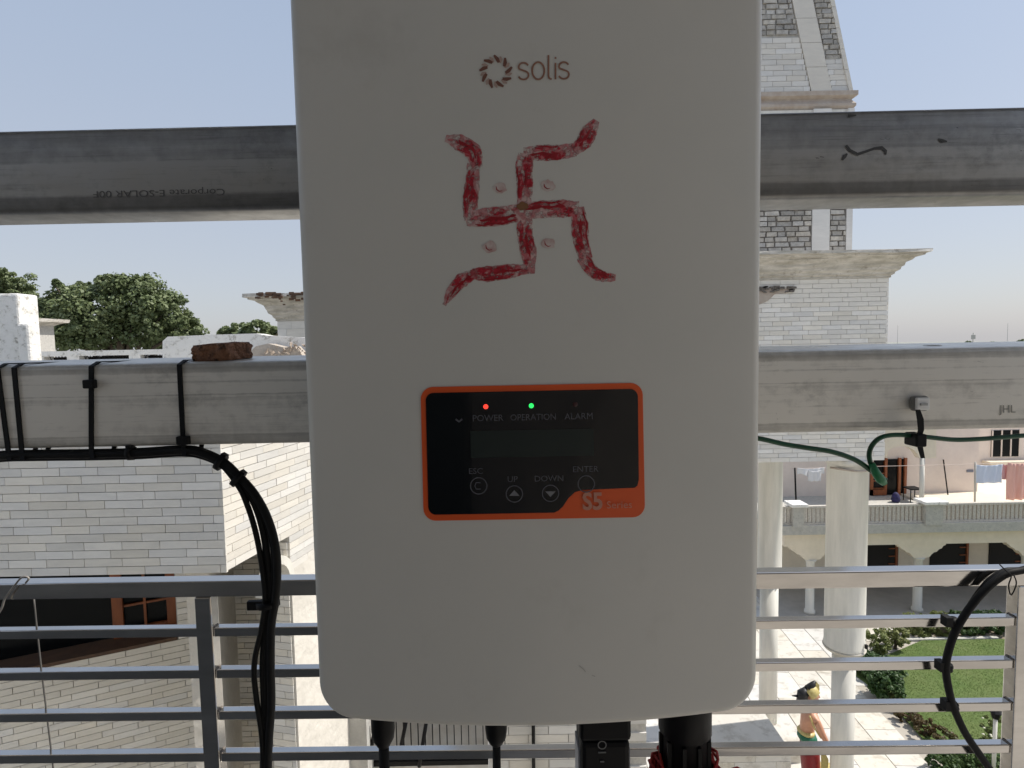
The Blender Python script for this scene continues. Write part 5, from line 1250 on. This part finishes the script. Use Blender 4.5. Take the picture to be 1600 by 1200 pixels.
# right hand black cable arc
Yr = 1.228
arcp = [(2600,900),(2100,880),(1700,872),(1640,880),(1597,891),(1572,897),(1545,916),(1518,946),(1496,980),(1484,1010),(1478,1040),(1481,1070),(1490,1105),(1508,1145),(1530,1178),(1556,1215)]
simple_tube('black_cable', 'thick black cable arching down over the railing bars at right', 'cable', [P(x,y,Yr) for x,y in arcp], .0078, BLK, 'thick black cables on the right railing', n=14, sub=8)
simple_tube('black_cable', 'second black cable lying behind the thick arc at the top right', 'cable', [P(x,y,Yr+.015) for x,y in ((2600,915),(2100,890),(1700,880),(1640,884),(1597,890),(1570,892),(1548,905),(1530,925),(1510,955),(1494,984))], .006, BLK, 'thick black cables on the right railing', n=12, sub=8)
for x, y, an_, lbl in ((1489,972,-62,'tie fixing the black arc to the first bar below the top rail'),(1479,1042,-88,'tie fixing the black arc to the second bar'),(1488,1103,-70,'tie fixing the black arc to the third bar')):
    wrap_tie(x, y, R(an_), .0115, Yr+.01, lbl, 4, 'ties of the black cable arc on the right railing', .014)
    p = P(x, y, Yr); MB().box((p.x-.016,Yr-.004,p.z-.010),(p.x-.002,Yr+.016,p.z+.011)).build('clamp', BLKT, bpy.data.objects[[o.name for o in bpy.data.objects if o.get('label') == lbl][0]])
simple_tube('tie_tail', 'thin crossed wire ends binding the cable to the right end of the top rail', 'wire', [P(x,y,Yr-.012) for x,y in ((1562,882),(1572,892),(1580,900),(1576,915),(1580,930),(1588,912),(1584,898))], .0013, BLKT, n=6, sub=4)
# green earth wire
Yw = .585
simple_tube('green_wire', 'green earthing wire coming from behind the inverter and ending in a loop', 'wire', [P(x,y,Yw) for x,y in ((900,640),(1000,650),(1100,668),(1150,680),(1190,686),(1225,694),(1262,700),(1300,706),(1335,718),(1358,733),(1372,745),(1381,754))], .0026, GRN, 'green earthing wires', n=12, sub=8)
simple_tube('green_wire', 'green earthing wire looping up and running to the right frame edge', 'wire', [P(x,y,Yw-.004) for x,y in ((1384,750),(1372,742),(1362,728),(1358,712),(1362,697),(1374,685),(1392,680),(1420,680),(1450,683),(1490,687),(1530,686),(1570,683),(1610,680),(1680,677),(2100,690),(2800,700))], .0024, GRN, 'green earthing wires', n=12, sub=8)
simple_tube('green_wire', 'short thick end of green wire twisted at the joint', 'wire', [P(x,y,Yw-.006) for x,y in ((1362,724),(1368,738),(1376,749),(1382,756))], [.0028,.0042,.0048,.0030], mat('green_wire_bright', (.02,.20,.08), .35), 'green earthing wires', n=12)
tt = thing('adhesive_clip', 'small white adhesive mount stuck to the lower beam at right', 'clip', P(1434,630,.598))
c = P(1434,630,.598); MB().box((c.x-.0085,.592,c.z-.008),(c.x+.0085,.5995,c.z+.008)).build('rim', mat('clear_grey', (.22,.22,.21), .3), tt, bevel=.003)
MB().box((c.x-.0068,.5895,c.z-.0065),(c.x+.0068,.5935,c.z+.0065)).build('pad', mat('white_plastic', (.93,.93,.92), .3), tt, bevel=.0012)
MB().box((c.x-.0035,.588,c.z-.0015),(c.x+.0035,.5894,c.z+.001)).build('slot', mat('slot_grey', (.5,.5,.5), .5), tt)
tt = thing('black_strap', 'short black tie hanging from the white mount round the green wire', 'strap', P(1438,690,.59))
pts = [(1434,640),(1438,655),(1439,672),(1436,682),(1438,700),(1442,716)]; ws = [8,11,10,9,9,7]
vs = []
for (x,y), w_ in zip(pts, ws):
    for dx_, dyy in ((-w_/2,0),(w_/2,0),(w_/2,.004),(-w_/2,.004)): vs.append(P(x+dx_, y, .574+dyy))
MB().add(vs, [(4*i+j, 4*i+(j+1)%4, 4*i+4+(j+1)%4, 4*i+4+j) for i in range(5) for j in range(4)] + [(0,1,2,3),(20,21,22,23)]).build('strap', BLKT, tt)
c = P(1437,687,.575); MB().box((c.x-.006,.571,c.z-.007),(c.x+.005,.590,c.z+.006)).build('buckle', BLKT, tt, bevel=.0015)
# sun glint on the lower beam's top, imitated by a white disc
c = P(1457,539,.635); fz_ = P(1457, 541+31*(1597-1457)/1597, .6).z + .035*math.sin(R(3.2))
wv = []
MB().lathe((c.x,.635), [(.0085,fz_-.002),(.0085,fz_+.0008),(.006,fz_+.0012),(.001,fz_+.0012)], 20).build('glint_disc', mat('glint_white', (.9,.9,.9), .25), None, label='small white disc standing in for a sun glint on top of the lower beam', cat='glint_disc')
# brown broken brick on the beam
bc = P(334, 562, .612); zbt = P(334, 572-31*334/1597, .6).z + .0015
bm = bmesh.new(); bmesh.ops.create_cube(bm, size=1); bmesh.ops.subdivide_edges(bm, edges=bm.edges[:], cuts=9, use_grid_fill=True)
rb_ = random.Random(9)
from mathutils import noise as mn
for v in bm.verts:
    c_ = v.co.copy(); l_ = c_.length; c_ = c_*(1-.10*max(0, l_-.62)/.25)
    d_ = mn.noise(c_*3.1)*.07+mn.noise(c_*9)*.035
    c_ += c_.normalized()*d_
    if v.co.z < -.49: c_.z = -.5+abs(d_)*.2
    sx_ = .049*(1-.12*(c_.z+.5)); 
    v.co = Vector((c_.x*sx_, c_.y*.042, (c_.z+.5)*.0185))
me = bpy.data.meshes.new('brick_fragment'); bm.to_mesh(me); bm.free(); me.materials.append(BRKR)
for p in me.polygons: p.use_smooth = True
o = bpy.data.objects.new('brick_fragment', me); COL.objects.link(o); o.location = (bc.x, .632, zbt); o.rotation_euler = (R(3), R(-1.0), R(-14)); tag(o, 'broken reddish-brown brick piece lying on the lower beam', 'brick')
